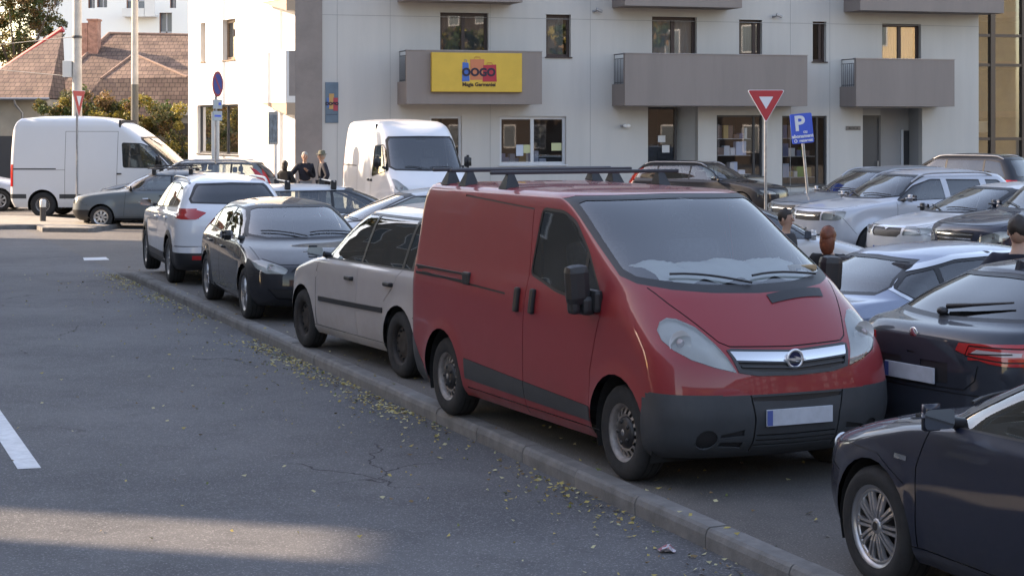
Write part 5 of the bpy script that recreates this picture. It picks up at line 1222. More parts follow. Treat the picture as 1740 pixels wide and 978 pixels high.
# balconies
def balcony(fr_, root, x0, x1, y0, y1, xs, off=1.15, m=TAUPE, rail_side='left', stains=True, dz=0.0):
    """x0..x1: front face in the photo; xs: where its visible side meets the wall"""
    ua, za, ub, zb = fr_.rect(x0, y0, x1, y1, off); za, zb = za + dz, zb + dz
    mb = MB(); t = .14; hh = zb - za
    mb.box((ua, -off, za), (ub, -off + t, zb)); mb.box((ua, -off + t, za), (ub, -.001, za + .22)); mb.box((ub - t, -off + t, za + .22), (ub, -.001, zb))
    lz = za + hh * .42; mb.box((ua, -off + t, za + .22), (ua + t, -.001, lz)); mb.box((ua - .015, -off - .02, zb), (ub + .015, -off + t + .02, zb + .025), 1); mb.box((ub - t - .01, -off + t, zb), (ub + .015, -.002, zb + .025), 1)
    b_ = mb.build('balcony', [m, mat('metal_coping', (.30, .29, .30), .4, .6)], root)
    mb = MB(); zt = zb + .0
    mb.tube([(ua + t / 2, -off + t, zt), (ua + t / 2, -.02, zt)], .02, 6); mb.tube([(ua + t / 2, -off + t, lz + .05), (ua + t / 2, -.02, lz + .05)], .012, 6); mb.tube([(ua + t / 2, -off + t, zt - .14), (ua + t / 2, -.02, zt - .14)], .012, 6)
    for k in range(8): y = -off + t + .03 + (off - t - .06) * k / 7; mb.tube([(ua + t / 2, y, lz), (ua + t / 2, y, zt - (.14 if 0 < k < 7 else 0))], .010, 5)
    mb.build('railing', METALD, b_); return ua, za, ub, zb
TAUPEB = mat('taupe_render_stained', (.262, .224, .208), .92, col2=(.235, .202, .188), nscale=2.2, stretch=(1, 1, .10), bump=.1)
B1 = balcony(FA, bld, 691, 921, 87, 177, 668, m=TAUPEB); B2 = balcony(FA, bld, 1062, 1372, 93, 180, 1040, m=TAUPEB); B3 = balcony(FA, bld, 1455, 1622, 101, 181, 1420, m=TAUPEB)
for lev in (1, 2, 3):
    balcony(FA, bld, 691, 888, 87, 177, 668, m=TAUPEB, dz=fl * lev); balcony(FA, bld, 1062, 1261, 93, 180, 1040, m=TAUPEB, dz=fl * lev); balcony(FA, bld, 1462, 1706, 101, 181, 1424, m=TAUPEB, dz=fl * lev)
# left wing, sunlit
cor = FA.A + FA.u * uL + FA.n * .12
FB = Frame((cor.x - 4.6, cor.y + 9.0), math.atan2(-9.0, 4.6)); wingL = math.hypot(4.6, 9.0)
wing = thing('building_wing', 'sunlit white wing of the apartment block turned away to the left', 'building', (FB.A.x, FB.A.y, 0), FB.ang)
u0 = FB.at(320, 100)[0]
WH = {'a': FB.rect(341, 39, 349, 105), 'b': FB.rect(378, 33, 400, 102), 'c': FB.rect(335, 178, 405, 262)}
mb = MB(); holed_wall(mb, u0, wingL, ZG - .3, ZT, list(WH.values()), .20, 0)
mb.add([(u0, 0, ZG), (u0, 8, ZG), (u0, 8, ZT), (u0, 0, ZT)], [(0, 3, 2, 1)], 0); mb.build('wall', WALLW, wing)
window(wing, WH['a'], 1, .06, WOODL, curtain=(0, 1, CURT)); window(wing, WH['b'], 1, .10, WOODL, curtain=(.1, .7, CURT)); window(wing, WH['c'], 3, .07, GREYF, SGLASS, depth=.12, room=2, curtain=(0, 1, mat('green_grey_curtain', (.25, .27, .25), .95)))
for (y0, y1, dz) in ((88, 175, 0), (88, 175, fl)):
    ua, za, ub, zb = FB.rect(443, y0, 489, y1, .3); za += dz; zb += dz; ub = wingL + .02; wq = MB(); wq.prism([(ua, za), (ub, za), (ub, za - .36)], -.28, -.002, 'y'); wq.build('sloping_soffit', mat('soffit_plaster', (.40, .30, .22), .9), wing)
    mb = MB(); mb.box((ua, -.3, za), (ub, -.2, zb)); mb.box((ua, -.2, za), (ub, -.001, za + .2)); mb.box((ua, -.2, za + .2), (ua + .14, -.001, zb)); mb.box((ub - .14, -.2, za + .2), (ub, -.001, zb), 1); mb.build('balcony', [WALLW, TAUPE], wing)
# lettered signs
SIGNY = mat('yellow_sign_face', (.62, .39, .05), .5, noise=.05, nscale=2); SIGND = mat('sign_brown_lettering', (.06, .03, .01), .6)
ua, za, ub, zb = FA.rect(734, 90, 887, 156, 1.30)
sg = MB(); sg.box((ua, -1.30, za), (ub, -1.16, zb), 0); sg.box((ua - .01, -1.29, za - .012), (ub + .01, -1.17, za), 1)
ys = thing('shop_sign', 'yellow shop sign with three shopping bags fixed to the balcony front', 'sign', (FA.A.x, FA.A.y, 0), FA.ang)
sg.build('sign_panel', [SIGNY, mat('sign_edge', (.30, .16, .02), .5)], ys)
bags = [((786, 106), (796, 107), (798, 138), (785, 139), (.03, .12, .42), (.0, .0)), ((799, 101), (823, 101), (821, 136), (799, 136), (.55, .17, .08), None), ((821, 111), (843, 110), (844, 139), (820, 139), (.42, .02, .04), None)]
for k_, (p, q, r, s_, col, _) in enumerate(bags):
    P4 = [FA.at(x, y, 1.3) for x, y in (p, q, r, s_)]; mb = MB(); mb.prism([(a_, b_) for a_, b_ in P4], -1.306 - .002 * k_, -1.30, 'y'); 
    c0 = ((P4[0][0] + P4[1][0]) / 2, P4[0][1]); w_ = (P4[1][0] - P4[0][0]) * .22; mb.tube([(c0[0] - w_, -1.305, c0[1]), (c0[0] - w_ * .8, -1.305, c0[1] + .07), (c0[0] + w_ * .8, -1.305, c0[1] + .07), (c0[0] + w_, -1.305, c0[1])], .008, 5); mb.build('bag_emblem', mat('bag_colour_' + 'abc'[k_], col, .5), ys)
RX = Matrix.Rotation(R(90), 4, 'X')
u, z = FA.at(813.5, 123.5, 1.31); text_mesh('OOGO', .33, mat('sign_dark_letters', (.02, .012, .03), .6), ys, Matrix.Translation((u, -1.315, z)) @ RX, bold=.016)
u, z = FA.at(814, 144, 1.31); text_mesh('Magia Germaniei', .155, SIGND, ys, Matrix.Translation((u, -1.305, z)) @ RX, bold=.006)
# poster at the corner
ua, za, ub, zb = FA.rect(553, 140, 575, 209, .03); ps = thing('wall_poster', 'narrow blue grey poster with coloured shopping bags on the wall corner', 'poster', (FA.A.x, FA.A.y, 0), FA.ang)
mb = MB(); mb.box((ua, -.03, za), (ub, -.004, zb)); mb.build('poster_panel', mat('poster_blue', (.09, .14, .19), .5, noise=.15, nscale=2), ps)
w_ = ub - ua; hz_ = zb - za
mb = MB(); mb.box((ua + w_ * .12, -.034, za + hz_ * .38), (ua + w_ * .34, -.0305, za + hz_ * .62), 0); mb.box((ua + w_ * .28, -.038, za + hz_ * .34), (ua + w_ * .66, -.0345, za + hz_ * .72), 1); mb.box((ua + w_ * .6, -.042, za + hz_ * .30), (ua + w_ * .95, -.0385, za + hz_ * .62), 2); mb.box((ua + .03, -.034, za + hz_ * .20), (ub - .03, -.0305, za + hz_ * .215), 3)
mb.build('poster_print', [mat('print_blue', (.05, .15, .4), .6), mat('print_orange', (.5, .28, .10), .6), mat('print_red', (.42, .05, .07), .6), mat('print_dark', (.03, .03, .06), .6)], ps)
text_mesh('OOGO', .125, mat('sign_dark_letters', (.02, .012, .03), .6), ps, Matrix.Translation(((ua + ub) / 2, -.0445, za + hz_ * .47)) @ RX, bold=.01)
# wall number plate
u, z = FA.at(1450, 218, .02); mb = MB(); mb.box((u - .27, -.02, z - .07), (u + .27, -.003, z + .07)); nb = mb.build('number_sign', mat('dull_bronze_plate', (.16, .14, .13), .5)); nb.location = (FA.A.x, FA.A.y, 0); nb.rotation_euler = (0, 0, FA.ang); setp(nb, 'small grey lettered plate on the wall left of the entrance', 'sign')
text_mesh('BLOC A', .10, mat('plate_letters', (.03, .03, .03), .6), nb, Matrix.Translation((u, -.024, z)) @ RX)
# wall lamps / cameras
for k_, (px_, py_, lab) in enumerate(((1013, 20, 'small security camera on the wall above the middle balcony gap, left one'), (1318, 29, 'small security camera on the wall beside the narrow window'), (1060, 214, 'round white lamp on the wall left of the shop door'))):
    u, z = FA.at(px_, py_); mb = MB(); mb.box((u - .13, -.05, z - .04), (u - .05, -.002, z + .04), bev=.01); mb.tube([(u - .09, -.05, z), (u, -.16, z + .02)], .018, 6)
    if k_ < 2: M = Matrix.Translation((u + .04, -.18, z + .03)) @ Matrix.Rotation(R(20), 4, 'Y'); mb.box((-.11, -.045, -.045), (.11, .045, .045), 0, M=M, bev=.02)
    else: mb.ell((u + .05, -.14, z), (.13, .09, .075), mi=1)
    o = mb.build('security_camera' if k_ < 2 else 'wall_lamp', [METALG, mat('lamp_white', (.7, .7, .7), .3)]); o.location = (FA.A.x, FA.A.y, 0); o.rotation_euler = (0, 0, FA.ang); setp(o, lab, 'camera' if k_ < 2 else 'lamp')
# hoop rail by the wall
p0 = FA.A + FA.u * FA.at(1356, 330)[0] + FA.n * .5; p1 = FA.A + FA.u * FA.at(1447, 326)[0] + FA.n * .5; mb = MB(); zt = 0.30
mb.tube([(p0.x, p0.y, ZG), (p0.x, p0.y, zt - .05), (p0.x + .05, p0.y + .02, zt), (p1.x - .05, p1.y - .02, zt), (p1.x, p1.y, zt - .05), (p1.x, p1.y, ZG)], .045, 10); setp(mb.build('hoop_rail', METALW), 'low white tubular hoop rail in front of the shop wall', 'rail')
# pavement in front of the shops
pa = [FA.A + FA.u * u_ + FA.n * n_ for u_, n_ in ((uL, .14), (uL, 2.2), (uR + 6, 2.2), (uR + 6, .02), (uS, .02))]
mb = MB(); mb.prism([(p.x, p.y) for p in pa], ZG - .1, ZG + .10, 'z'); o = mb.build('pavement', mat('pavement_concrete', (.24, .23, .22), .9, noise=.15, nscale=2)); o['kind'] = 'structure'
# things in the shop windows
def shopstuff(r, y, seed, shelves, lab, cols, name='shop_shelf'):
    a, b, c, d = r; rs = random.Random(seed); root = thing(name, lab, 'shelf', (FA.A.x, FA.A.y, 0), FA.ang)
    mb = MB()
    for z in shelves: mb.box((a + .08, y, z - .02), (c - .35, y + .4, z))
    mb.build('shelf_board', mat('shelf_grey', (.45, .46, .48), .6), root)
    g = MB(); ms = [mat('pack_' + str(i), q, .6) for i, q in enumerate(cols)]
    for z in shelves:
        x = a + .12
        while x < c - .5:
            w_ = rs.uniform(.08, .28); h_ = rs.uniform(.12, .46)
            g.box((x, y + .05 + rs.uniform(0, .1), z), (x + w_ * .9, y + .33, z + h_), rs.randrange(len(ms))); x += w_
    o = g.build('packed_goods', ms, root); o['kind'] = 'stuff'
COLS = [(.65, .68, .78), (.45, .52, .68), (.7, .7, .7), (.30, .33, .5), (.42, .30, .12), (.10, .13, .26), (.16, .10, .09), (.55, .55, .60)]
r = H['G2']; shopstuff(r, .17, 1, [r[1] + (r[3] - r[1]) * k for k in (.04, .35, .62)], 'shelves of packages behind the window right of the shop door', COLS)
r = H['G3']; shopstuff(r, .17, 2, [r[1] + (r[3] - r[1]) * k for k in (.12, .42, .68)], 'shelves of goods behind the window below the blue parking sign', COLS + [(.15, .35, .05)])
r = H['G1']; shopstuff(r, .6, 3, [r[1] + (r[3] - r[1]) * k for k in (.02,)], 'low display of goods behind the white framed shop window', [(.12, .14, .22), (.2, .2, .24), (.35, .30, .10), (.10, .10, .12), (.22, .2, .3)])
for (x0, y0, x1, y1, mi) in ((877, 246, 889, 265, 0), (889.3, 246, 906, 260, 1), (937, 243, 954, 256, 1)):
    q = FA.rect(x0, y0, x1, y1, -.12); mb = MB(); mb.box((q[0], .115, q[1]), (q[2], .121, q[3])); mb.build('window_notice', [mat('notice_blue_white', (.50, .56, .66), .9), mat('notice_yellow', (.50, .52, .30), .9)][mi], bld)

# glass stairwell block on the right
FG = Frame(FA.A + FA.u * uR - FA.n * 1.4, FA.ang); gb = thing('glass_stairwell', 'glazed brown framed stairwell block right of the pale apartment block', 'building', (FG.A.x, FG.A.y, 0), FG.ang)
mb = MB(); BRN = mat('bronze_mullion', (.085, .065, .055), .45, .3)
zs_ = [ZG] + [FG.at(1700, y_)[1] for y_ in (236, 111, 61)]; zs_ += [zs_[-1] + 1.6, zs_[-1] + 3.2, zs_[-1] + 6]; us_ = [0.0, FG.at(1685, 100)[0], FG.at(1738, 100)[0], FG.at(1738, 100)[0] + 1.1, 5, 7, 9]
for z in zs_: mb.box((0, -.08, z - .05), (9, .08, z + .05))
for u in us_: mb.box((u - .09, -.10, ZG), (u + .09, .10, ZT))
mb.build('mullions', BRN, gb)
mb = MB(); mb.add([(0, 0, ZG), (9, 0, ZG), (9, 0, ZT), (0, 0, ZT)], [(0, 1, 2, 3)]); mb.build('glazing', glass('stair_glass', (.60, .62, .56), refl=.04, dirt=.12), gb)
mb = MB(); mb.box((0, 2.6, ZG), (9, 2.7, ZT), 0)
for k_ in range(5): z = .9 + 1.75 * k_; mb.box((0, .3, z), (9, 2.6, z + .22), 1)
mb.box((.5, .12, FG.at(1700, 215)[1] - .2), (1.35, .125, FG.at(1700, 215)[1] + .18), 2)
mb.build('stair_landing', [mat('stair_back_wall', (.19, .19, .165), .9, col2=(.12, .12, .105), nscale=.8), mat('stair_slab', (.22, .16, .14), .9), mat('notice_paper', (.62, .63, .64), .9)], gb)
mb = MB(); mb.box((0, 2.75, ZG), (9, 10, ZT - .1)); mb.build('wall', WALLM, gb)

# ------------------------------------------------------------ street signs
def px_at(px, y): return ((px - CX) / FP * y, y)
SR = mat('sign_red', (.50, .03, .035), .45); SW = mat('sign_white', (.72, .72, .74), .45); SB = mat('sign_blue', (.03, .10, .55), .4); SBK = mat('sign_grey_back', (.28, .28, .29), .5, .4)
def tri(s, sc_=1.0, r=.05): return rounded([(-s / 2 * sc_, s * .289 * sc_), (s / 2 * sc_, s * .289 * sc_), (0, -s * .577 * sc_)], r * sc_, 3)
def yield_sign(px, dep, ztop, side, rz, lab, tilt=0):
    x, y = px_at(px, dep); g = ground_z(x, y); t = thing('yield_sign', lab, 'traffic sign', (x, y, g), rz, 'give way signs'); h = ztop - g
    mb = MB(); mb.tube([(0, 0, 0), (0, 0, h - side * .4)], .030, 10); mb.build('post', METALG, t)
    zc = h - side * .289; mb = MB(); mb.prism([(a, b + zc) for a, b in tri(side)], -.05, -.03, 'y', 0); mb.prism([(a, b + zc) for a, b in tri(side, .955)], -.054, -.0505, 'y', 1); mb.prism([(a, b + zc + .0) for a, b in tri(side, .38, .03)], -.058, -.0545, 'y', 0)
    mb.box((-.02, -.03, zc - .1), (.02, .03, zc + .1), 2); mb.build('sign_plate', [SW, SR, METALG], t); return t
d_ = 38.0
yield_sign(1301, d_, CH + (HY - 153) / FP * d_, .78, R(2), 'large red and white give way triangle in front of the taupe balcony')
yield_sign(131, 47.4, CH + (HY - 154) / FP * 47.4, .80, R(79), 'give way triangle seen nearly edge on beside the long white van')
x, y = px_at(1381, 37.0); g = ground_z(x, y); t = thing('parking_sign', 'leaning blue parking sign in front of the dark shop window', 'traffic sign', (x, y, g), 0); t.rotation_euler = (0, R(-5.5), R(2))
zt = CH + (HY - 192) / FP * 37 - g; hs = .60; ws = .44; mb = MB(); mb.tube([(0, 0, 0), (0, 0, zt - .03)], .028, 10); mb.build('post', METALG, t)
mb = MB(); mb.prism([(a, b + zt - hs / 2) for a, b in rounded([(-ws / 2, -hs / 2), (ws / 2, -hs / 2), (ws / 2, hs / 2), (-ws / 2, hs / 2)], .03)], -.05, -.03, 'y'); mb.build('sign_plate', SB, t)
text_mesh('P', .42, SW, t, Matrix.Translation((-.04, -.054, zt - .21)) @ RX, bold=.012); text_mesh('cu', .09, SW, t, Matrix.Translation((.06, -.054, zt - .37)) @ RX, bold=.003); text_mesh('abonament', .095, SW, t, Matrix.Translation((0, -.054, zt - .455)) @ RX, bold=.004); text_mesh('rezervat', .08, SW, t, Matrix.Translation((.06, -.054, zt - .545)) @ RX, bold=.003)
mb = MB(); mb.lathe([(.035, 0), (.02, 0)], 'y', 12, M=Matrix.Translation((-.15, -.053, zt - .545))); mb.build('wheel_symbol', SW, t)
# no parking disc
x, y = px_at(367, 47.7); g = ground_z(x, y); t = thing('no_parking_sign', 'round blue no parking sign with small plates, seen at a slant before the white wing', 'traffic sign', (x, y, g), R(75))
zc = CH + (HY - 143) / FP * 47.7 - g; mb = MB(); mb.tube([(0, 0, 0), (0, 0, zc)], .032, 10); mb.build('post', METALG, t)
RY = Matrix.Rotation(R(0), 4, 'Y'); mb = MB(); M = Matrix.Translation((0, -.05, zc)); mb.lathe([(.33, .01), (.335, 0), (.33, -.004), (.265, -.005)], 'y', 32, 1, M); mb.lathe([(.265, -.004), (.001, -.004)], 'y', 32, 0, M); mb.lathe([(.33, .01), (.001, .012)], 'y', 32, 2, M)
for s_ in (1,): mb.box((-.30, -.0075, -.032), (.30, -.0045, .032), 1, M=M @ Matrix.Rotation(R(45), 4, 'Y'))
mb.build('sign_disc', [mat('shaded_sign_blue', (.03, .05, .22), .6), mat('shaded_sign_red', (.26, .04, .06), .6), SBK], t); mb = MB(); mb.box((-.28, -.05, zc - .64), (.28, -.035, zc - .40)); mb.box((-.28, -.05, zc - .95), (.28, -.035, zc - .70)); mb.box((-.2, -.054, zc - .85), (.2, -.051, zc - .80), 1); mb.box((.05, -.054, zc - .55), (.2, -.051, zc - .48), 1); mb.build('plate', [mat('plate_pale_blue', (.30, .36, .40), .5), SB], t)  # disc blue and red darkened, the shade on it put into the colours
x, y = px_at(366, 49.3); mb = MB(); mb.box((x - .10, y - .06, -.25), (x + .10, y + .06, 2.75), bev=.01); setp(mb.build('white_post', METALW), 'plain white square post behind the round no parking sign', 'post')
# panel sign on a pole beside the people
x, y = px_at(468, 49.8); g = ground_z(x, y); t = thing('panel_sign', 'narrow grey blue panel sign on a pale pole in front of the wing', 'sign', (x, y, g), R(70)); zt = CH + (HY - 189) / FP * 49.8 - g
mb = MB(); mb.tube([(0, 0, 0), (0, 0, zt)], .05, 10); mb.build('post', METALW, t); mb = MB(); mb.box((-.52, -.07, zt - .90), (.02, -.055, zt - .02)); mb.box((-.48, -.074, zt - .84), (-.04, -.071, zt - .10), 1); mb.build('sign_plate', [METALG, mat('panel_print', (.10, .13, .16), .5, noise=.5, nscale=9)], t)
# bollards
for k_, (px_, yb, lab) in enumerate(((73, 376, 'white topped bollard on the traffic island, further left'), (147, 379, 'dark bollard beside the wheel of the old hatchback'))):
    x, y = gp(px_, yb, -.02); mb = MB(); mb.lathe([(.075, 0), (.075, .36), (.08, .37), (.08, .52), (.05, .56), (.001, .57)], 'z', 16); mb.m = [0 if i < 16 else (1 if i < 64 and k_ == 0 else (1 if 32 <= i < 48 else 0)) for i in range(len(mb.m))]
    o = mb.build('bollard', [METALD, METALW]); o.location = (x, y, -.02); setp(o, lab, 'bollard', 'bollards on the island')
# poles
CONC = mat('concrete_pole', (.42, .41, .39), .9, noise=.12, nscale=3)
x, y = px_at(131, 58.0); t = thing('utility_pole', 'thick pale concrete pole with a white box behind the long van', 'pole', (x, y, -.15)); mb = MB(); mb.tube([(0, 0, 0), (0, 0, 9.5)], [.17, .12], 14); mb.build('shaft', CONC, t)
zb_ = CH + (HY - 118) / FP * 58; mb = MB(); mb.box((-.44, -.1, zb_ - .1), (-.15, .1, zb_ + .42), bev=.015); mb.build('equipment_box', METALW, t); mb = MB(); mb.lathe([(.16, -.04), (.165, 0), (.16, .04)], 'z', 14, M=Matrix.Translation((0, 0, CH + (HY - 55) / FP * 58))); mb.build('clamp_band', METALD, t)
x, y = px_at(229, 62.0); t = thing('utility_pole', 'thinner concrete pole with a darker lower part in front of the tiled roof', 'pole', (x, y, -.15)); zb_ = CH + (HY - 136) / FP * 62
mb = MB(); mb.tube([(0, 0, 0), (0, 0, zb_)], [.14, .125], 12, 1); mb.tube([(0, 0, zb_), (0, 0, 9.6)], [.122, .10], 12, 0); mb.build('shaft', [CONC, mat('dark_pole_foot', (.12, .12, .11), .9)], t)  # lower length of the shaft in a darker tone
# overhead wire
mb = MB(); 
for (a_, b_) in (((-12.6, 60.5, 9.3), (-13.7, 58, 8.9)),): pass
pts = [(-30, 70, 5.6), (-22, 66, 4.9), (-13.6, 58, 5.2)]; mb.tube(pts, .012, 4); mb.tube([(-30, 72, 6.3), (-21, 66, 4.6), (-13.6, 58, 3.9)], .012, 4); setp(mb.build('overhead_wire', METALD), 'thin sagging wires crossing in front of the tiled roof', 'wire')

# ------------------------------------------------------------ houses behind
def tiles():
    m = bpy.data.materials.new('roof_tiles'); m.use_nodes = True; t = m.node_tree; p = t.nodes['Principled BSDF']; L = t.links.new
    tc = t.nodes.new('ShaderNodeTexCoord'); br = t.nodes.new('ShaderNodeTexBrick'); mp = t.nodes.new('ShaderNodeMapping'); mp.inputs['Scale'].default_value = (1, 1, 1.5)
    sx = t.nodes.new('ShaderNodeSeparateXYZ'); cb = t.nodes.new('ShaderNodeCombineXYZ'); L(tc.outputs['Object'], sx.inputs[0]); L(sx.outputs[0], cb.inputs[0]); L(sx.outputs[2], cb.inputs[1])
    L(cb.outputs[0], br.inputs['Vector']); br.inputs['Scale'].default_value = 1.0; br.inputs['Brick Width'].default_value = .22; br.inputs['Row Height'].default_value = .17; br.inputs['Mortar Size'].default_value = .014
    br.inputs['Color1'].default_value = (.215, .145, .11, 1); br.inputs['Color2'].default_value = (.16, .105, .085, 1); br.inputs['Mortar'].default_value = (.08, .055, .045, 1)
    n = t.nodes.new('ShaderNodeTexNoise'); n.inputs['Scale'].default_value = 1.3; n.inputs['Detail'].default_value = 6; L(tc.outputs['Object'], n.inputs['Vector'])
    mx = t.nodes.new('ShaderNodeMix'); mx.data_type = 'RGBA'; mx.blend_type = 'MULTIPLY'; mx.inputs[0].default_value = 1; rp = t.nodes.new('ShaderNodeMapRange'); rp.inputs[1].default_value = .3; rp.inputs[2].default_value = .7; rp.inputs[3].default_value = .6; rp.inputs[4].default_value = 1.25; L(n.outputs[0], rp.inputs[0])
    L(br.outputs[0], mx.inputs[6]); L(rp.outputs[0], mx.inputs[7]); L(mx.outputs[2], p.inputs['Base Color']); p.inputs['Roughness'].default_value = .9
    b = t.nodes.new('ShaderNodeBump'); b.inputs['Strength'].default_value = .6; b.inputs['Distance'].default_value = .03; L(br.outputs[1], b.inputs['Height']); b.invert = True; L(b.outputs[0], p.inputs['Normal'])
    return m
TILE = tiles()
def P3(px, py, d): return ((px - CX) / FP * d, d, CH + (HY - py) / FP * d)
hs_ = thing('tiled_house', 'low house under a large brown tiled hip roof behind the hedge', 'house', (0, 0, 0))
E0, E1 = P3(30, 200, 76), P3(420, 200, 76); R0, R1 = P3(186, 57, 83), P3(420, 62, 83); L0 = P3(30, 185, 90)
mb = MB(); mb.add([E0, E1, R1, R0], [(0, 1, 2, 3)]); mb.add([E0, R0, L0], [(0, 1, 2)]); mb.add([R0, R1, (R1[0], 92, 3), (L0[0], 92, 3)], [(0, 1, 2, 3)]); rf = mb.build('roof', TILE, hs_)
mb = MB()
for a_, b_ in ((E0, R0), (R0, R1)): mb.tube([a_, b_], .08, 6)
a_, b_, c_ = P3(228, 92, 76.5), P3(172, 134, 74.5), P3(318, 131, 74.5); mb.tube([a_, b_], .06, 6); mb.tube([a_, c_], .06, 6); mb.build('ridge_tiles', mat('ridge_tile', (.24, .16, .125), .9, noise=.2), rf)
mb = MB(); top = P3(228, 92, 80); mb.add([a_, b_, P3(120, 200, 73.5), P3(345, 200, 73.5), c_], [(0, 1, 2, 3, 4)]); mb.build('porch_roof', TILE, rf)
mb = MB(); cx_, cy_, cz_ = P3(152, 36, 81.5); mb.box((cx_ - .42, 81.2, 4.6), (cx_ - .02, 81.9, cz_ - .1)); mb.box((cx_ + .0, 81.2, 4.6), (cx_ + .42, 81.9, cz_)); mb.box((cx_ - .05, 81.15, cz_), (cx_ + .46, 81.95, cz_ + .08)); mb.build('chimney', mat('old_brick', (.42, .22, .16), .9, noise=.3, nscale=5), rf)
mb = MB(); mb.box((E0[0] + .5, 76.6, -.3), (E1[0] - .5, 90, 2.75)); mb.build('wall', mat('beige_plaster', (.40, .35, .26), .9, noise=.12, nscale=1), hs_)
h2 = thing('gabled_house', 'house with red edged verge and shaded tiles at the far left', 'house', (0, 0, 0))
A_, B_, C_, D_ = P3(107, 50, 78), P3(-120, 215, 74), P3(86, 167, 72), P3(-120, 166, 72)
mb = MB(); A2 = P3(107, 52, 79); tl = P3(-20, 138, 79); mb.add([P3(107, 52, 78), tl, P3(-80, 167, 72), P3(82, 167, 72)], [(0, 1, 2, 3)]); mb.add([P3(107, 52, 78), P3(82, 167, 72), P3(112, 168, 78)], [(0, 1, 2)]); r2 = mb.build('roof', TILE, h2)
mb = MB(); mb.tube([P3(107, 50, 77.9), P3(-20, 135, 78.9)], .13, 6); mb.build('verge', mat('red_verge', (.45, .05, .05), .6), r2)
mb = MB(); p_, q_ = P3(-80, 168, 71.9), P3(84, 168, 71.9); mb.tube([p_, q_], .06, 6); mb.tube([P3(24, 168, 71.9), P3(26, 178, 71.9), P3(38, 192, 72.2), P3(38, 260, 72.2)], .045, 6); mb.build('gutter', METALG, h2)
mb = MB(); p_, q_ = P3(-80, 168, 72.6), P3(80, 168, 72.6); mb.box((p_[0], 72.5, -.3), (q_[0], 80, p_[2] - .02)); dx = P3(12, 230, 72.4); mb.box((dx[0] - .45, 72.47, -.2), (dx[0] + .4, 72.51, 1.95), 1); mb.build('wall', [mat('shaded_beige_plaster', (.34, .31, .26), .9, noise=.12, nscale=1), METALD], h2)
# garage between
g0, g1 = P3(262, 196, 68), P3(330, 196, 68); mb = MB(); mb.box((g0[0], 68, -.3), (g1[0], 73, g0[2])); mb.box((g0[0] - .1, 67.8, g0[2]), (g1[0] + .1, 73.1, g0[2] + .35), 1); mb.box((g0[0] + .5, 67.97, -.3), (g1[0], 67.999, g0[2] - .3), 2)
setp(mb.build('garage', [mat('garage_grey', (.25, .26, .27), .8), mat('garage_fascia', (.38, .40, .42), .7), METALD]), 'low grey garage with a pale fascia behind the front of the long van', 'garage')
# white flats far behind
wf = thing('white_flats', 'bright white block of flats rising behind the tiled roof', 'building', (0, 0, 0)); D = 125
mb = MB(); FW = Frame((P3(0, 0, D)[0], D), 0)
hl_ = [FW.rect(*q) for q in ((92, -30, 101, 10), (150, -30, 161, 14), (165, -20, 182, 13), (215, -20, 250, 24), (289, -30, 299, 14), (271, 22, 292, 90))]
off = FW.A.x; v0, v1 = FW.at(60, 0)[0], FW.at(345, 0)[0]
M_ = MB(); holed_wall(M_, v0, v1, -.3, 22, hl_, .5, 0, 1); M_.add([(v0, 0, -.3), (v0, 14, -.3), (v0, 14, 22), (v0, 0, 22)], [(0, 3, 2, 1)], 0); M_.add([(v1, 0, -.3), (v1, 14, -.3), (v1, 14, 22), (v1, 0, 22)], [(0, 1, 2, 3)], 0)
o = M_.build('wall', [mat('bright_white_render', (.80, .79, .76), .9), mat('brick_reveal', (.40, .22, .16), .9)], wf); o.location = (FW.A.x, FW.A.y, 0)
for q in hl_:
    mb = MB(); mb.box((q[0], .45, q[1]), (q[2], .5, q[3]), 0); mb.box((q[0], .40, (q[1] + q[3]) / 2), (q[2], .44, (q[1] + q[3]) / 2 + .1), 1); mb.box(((q[0] + q[2]) / 2 - .05, .40, q[1]), ((q[0] + q[2]) / 2 + .05, .44, q[3]), 1); o = mb.build('window', [mat('far_glass', (.16, .19, .23), .15), WHITEF], wf); o.location = (FW.A.x, FW.A.y, 0)
for (x0, y0, x1, y1) in ((213, 16, 250, 30), (251, 2, 268, 30)):
    q = FW.rect(x0, y0, x1, y1); mb = MB(); mb.box((q[0], -1.1, q[1]), (q[2], -1.0, q[3])); mb.box((q[0], -1.0, q[1]), (q[2], 0, q[1] + .15)); o = mb.build('balcony', WALLW, wf); o.location = (FW.A.x, FW.A.y, 0)

# ------------------------------------------------------------ plants
def leafmat(name, c, t=.25):
    if name in MATS: return MATS[name]
    m = bpy.data.materials.new(name); m.use_nodes = True; MATS[name] = m; nt_ = m.node_tree; p = nt_.nodes['Principled BSDF']; out = nt_.nodes['Material Output']
    p.inputs['Base Color'].default_value = (*c, 1); p.inputs['Roughness'].default_value = .6; tr = nt_.nodes.new('ShaderNodeBsdfTranslucent'); tr.inputs[0].default_value = (c[0] * 1.4, c[1] * 1.4, c[2], 1)
    ms = nt_.nodes.new('ShaderNodeMixShader'); ms.inputs[0].default_value = t; nt_.links.new(p.outputs[0], ms.inputs[1]); nt_.links.new(tr.outputs[0], ms.inputs[2]); nt_.links.new(ms.outputs[0], out.inputs[0]); return m
LV = [leafmat('leaf_olive', (.09, .09, .04)), leafmat('leaf_green', (.055, .085, .025)), leafmat('leaf_rust', (.20, .12, .055)), leafmat('leaf_yellow', (.26, .21, .05))]
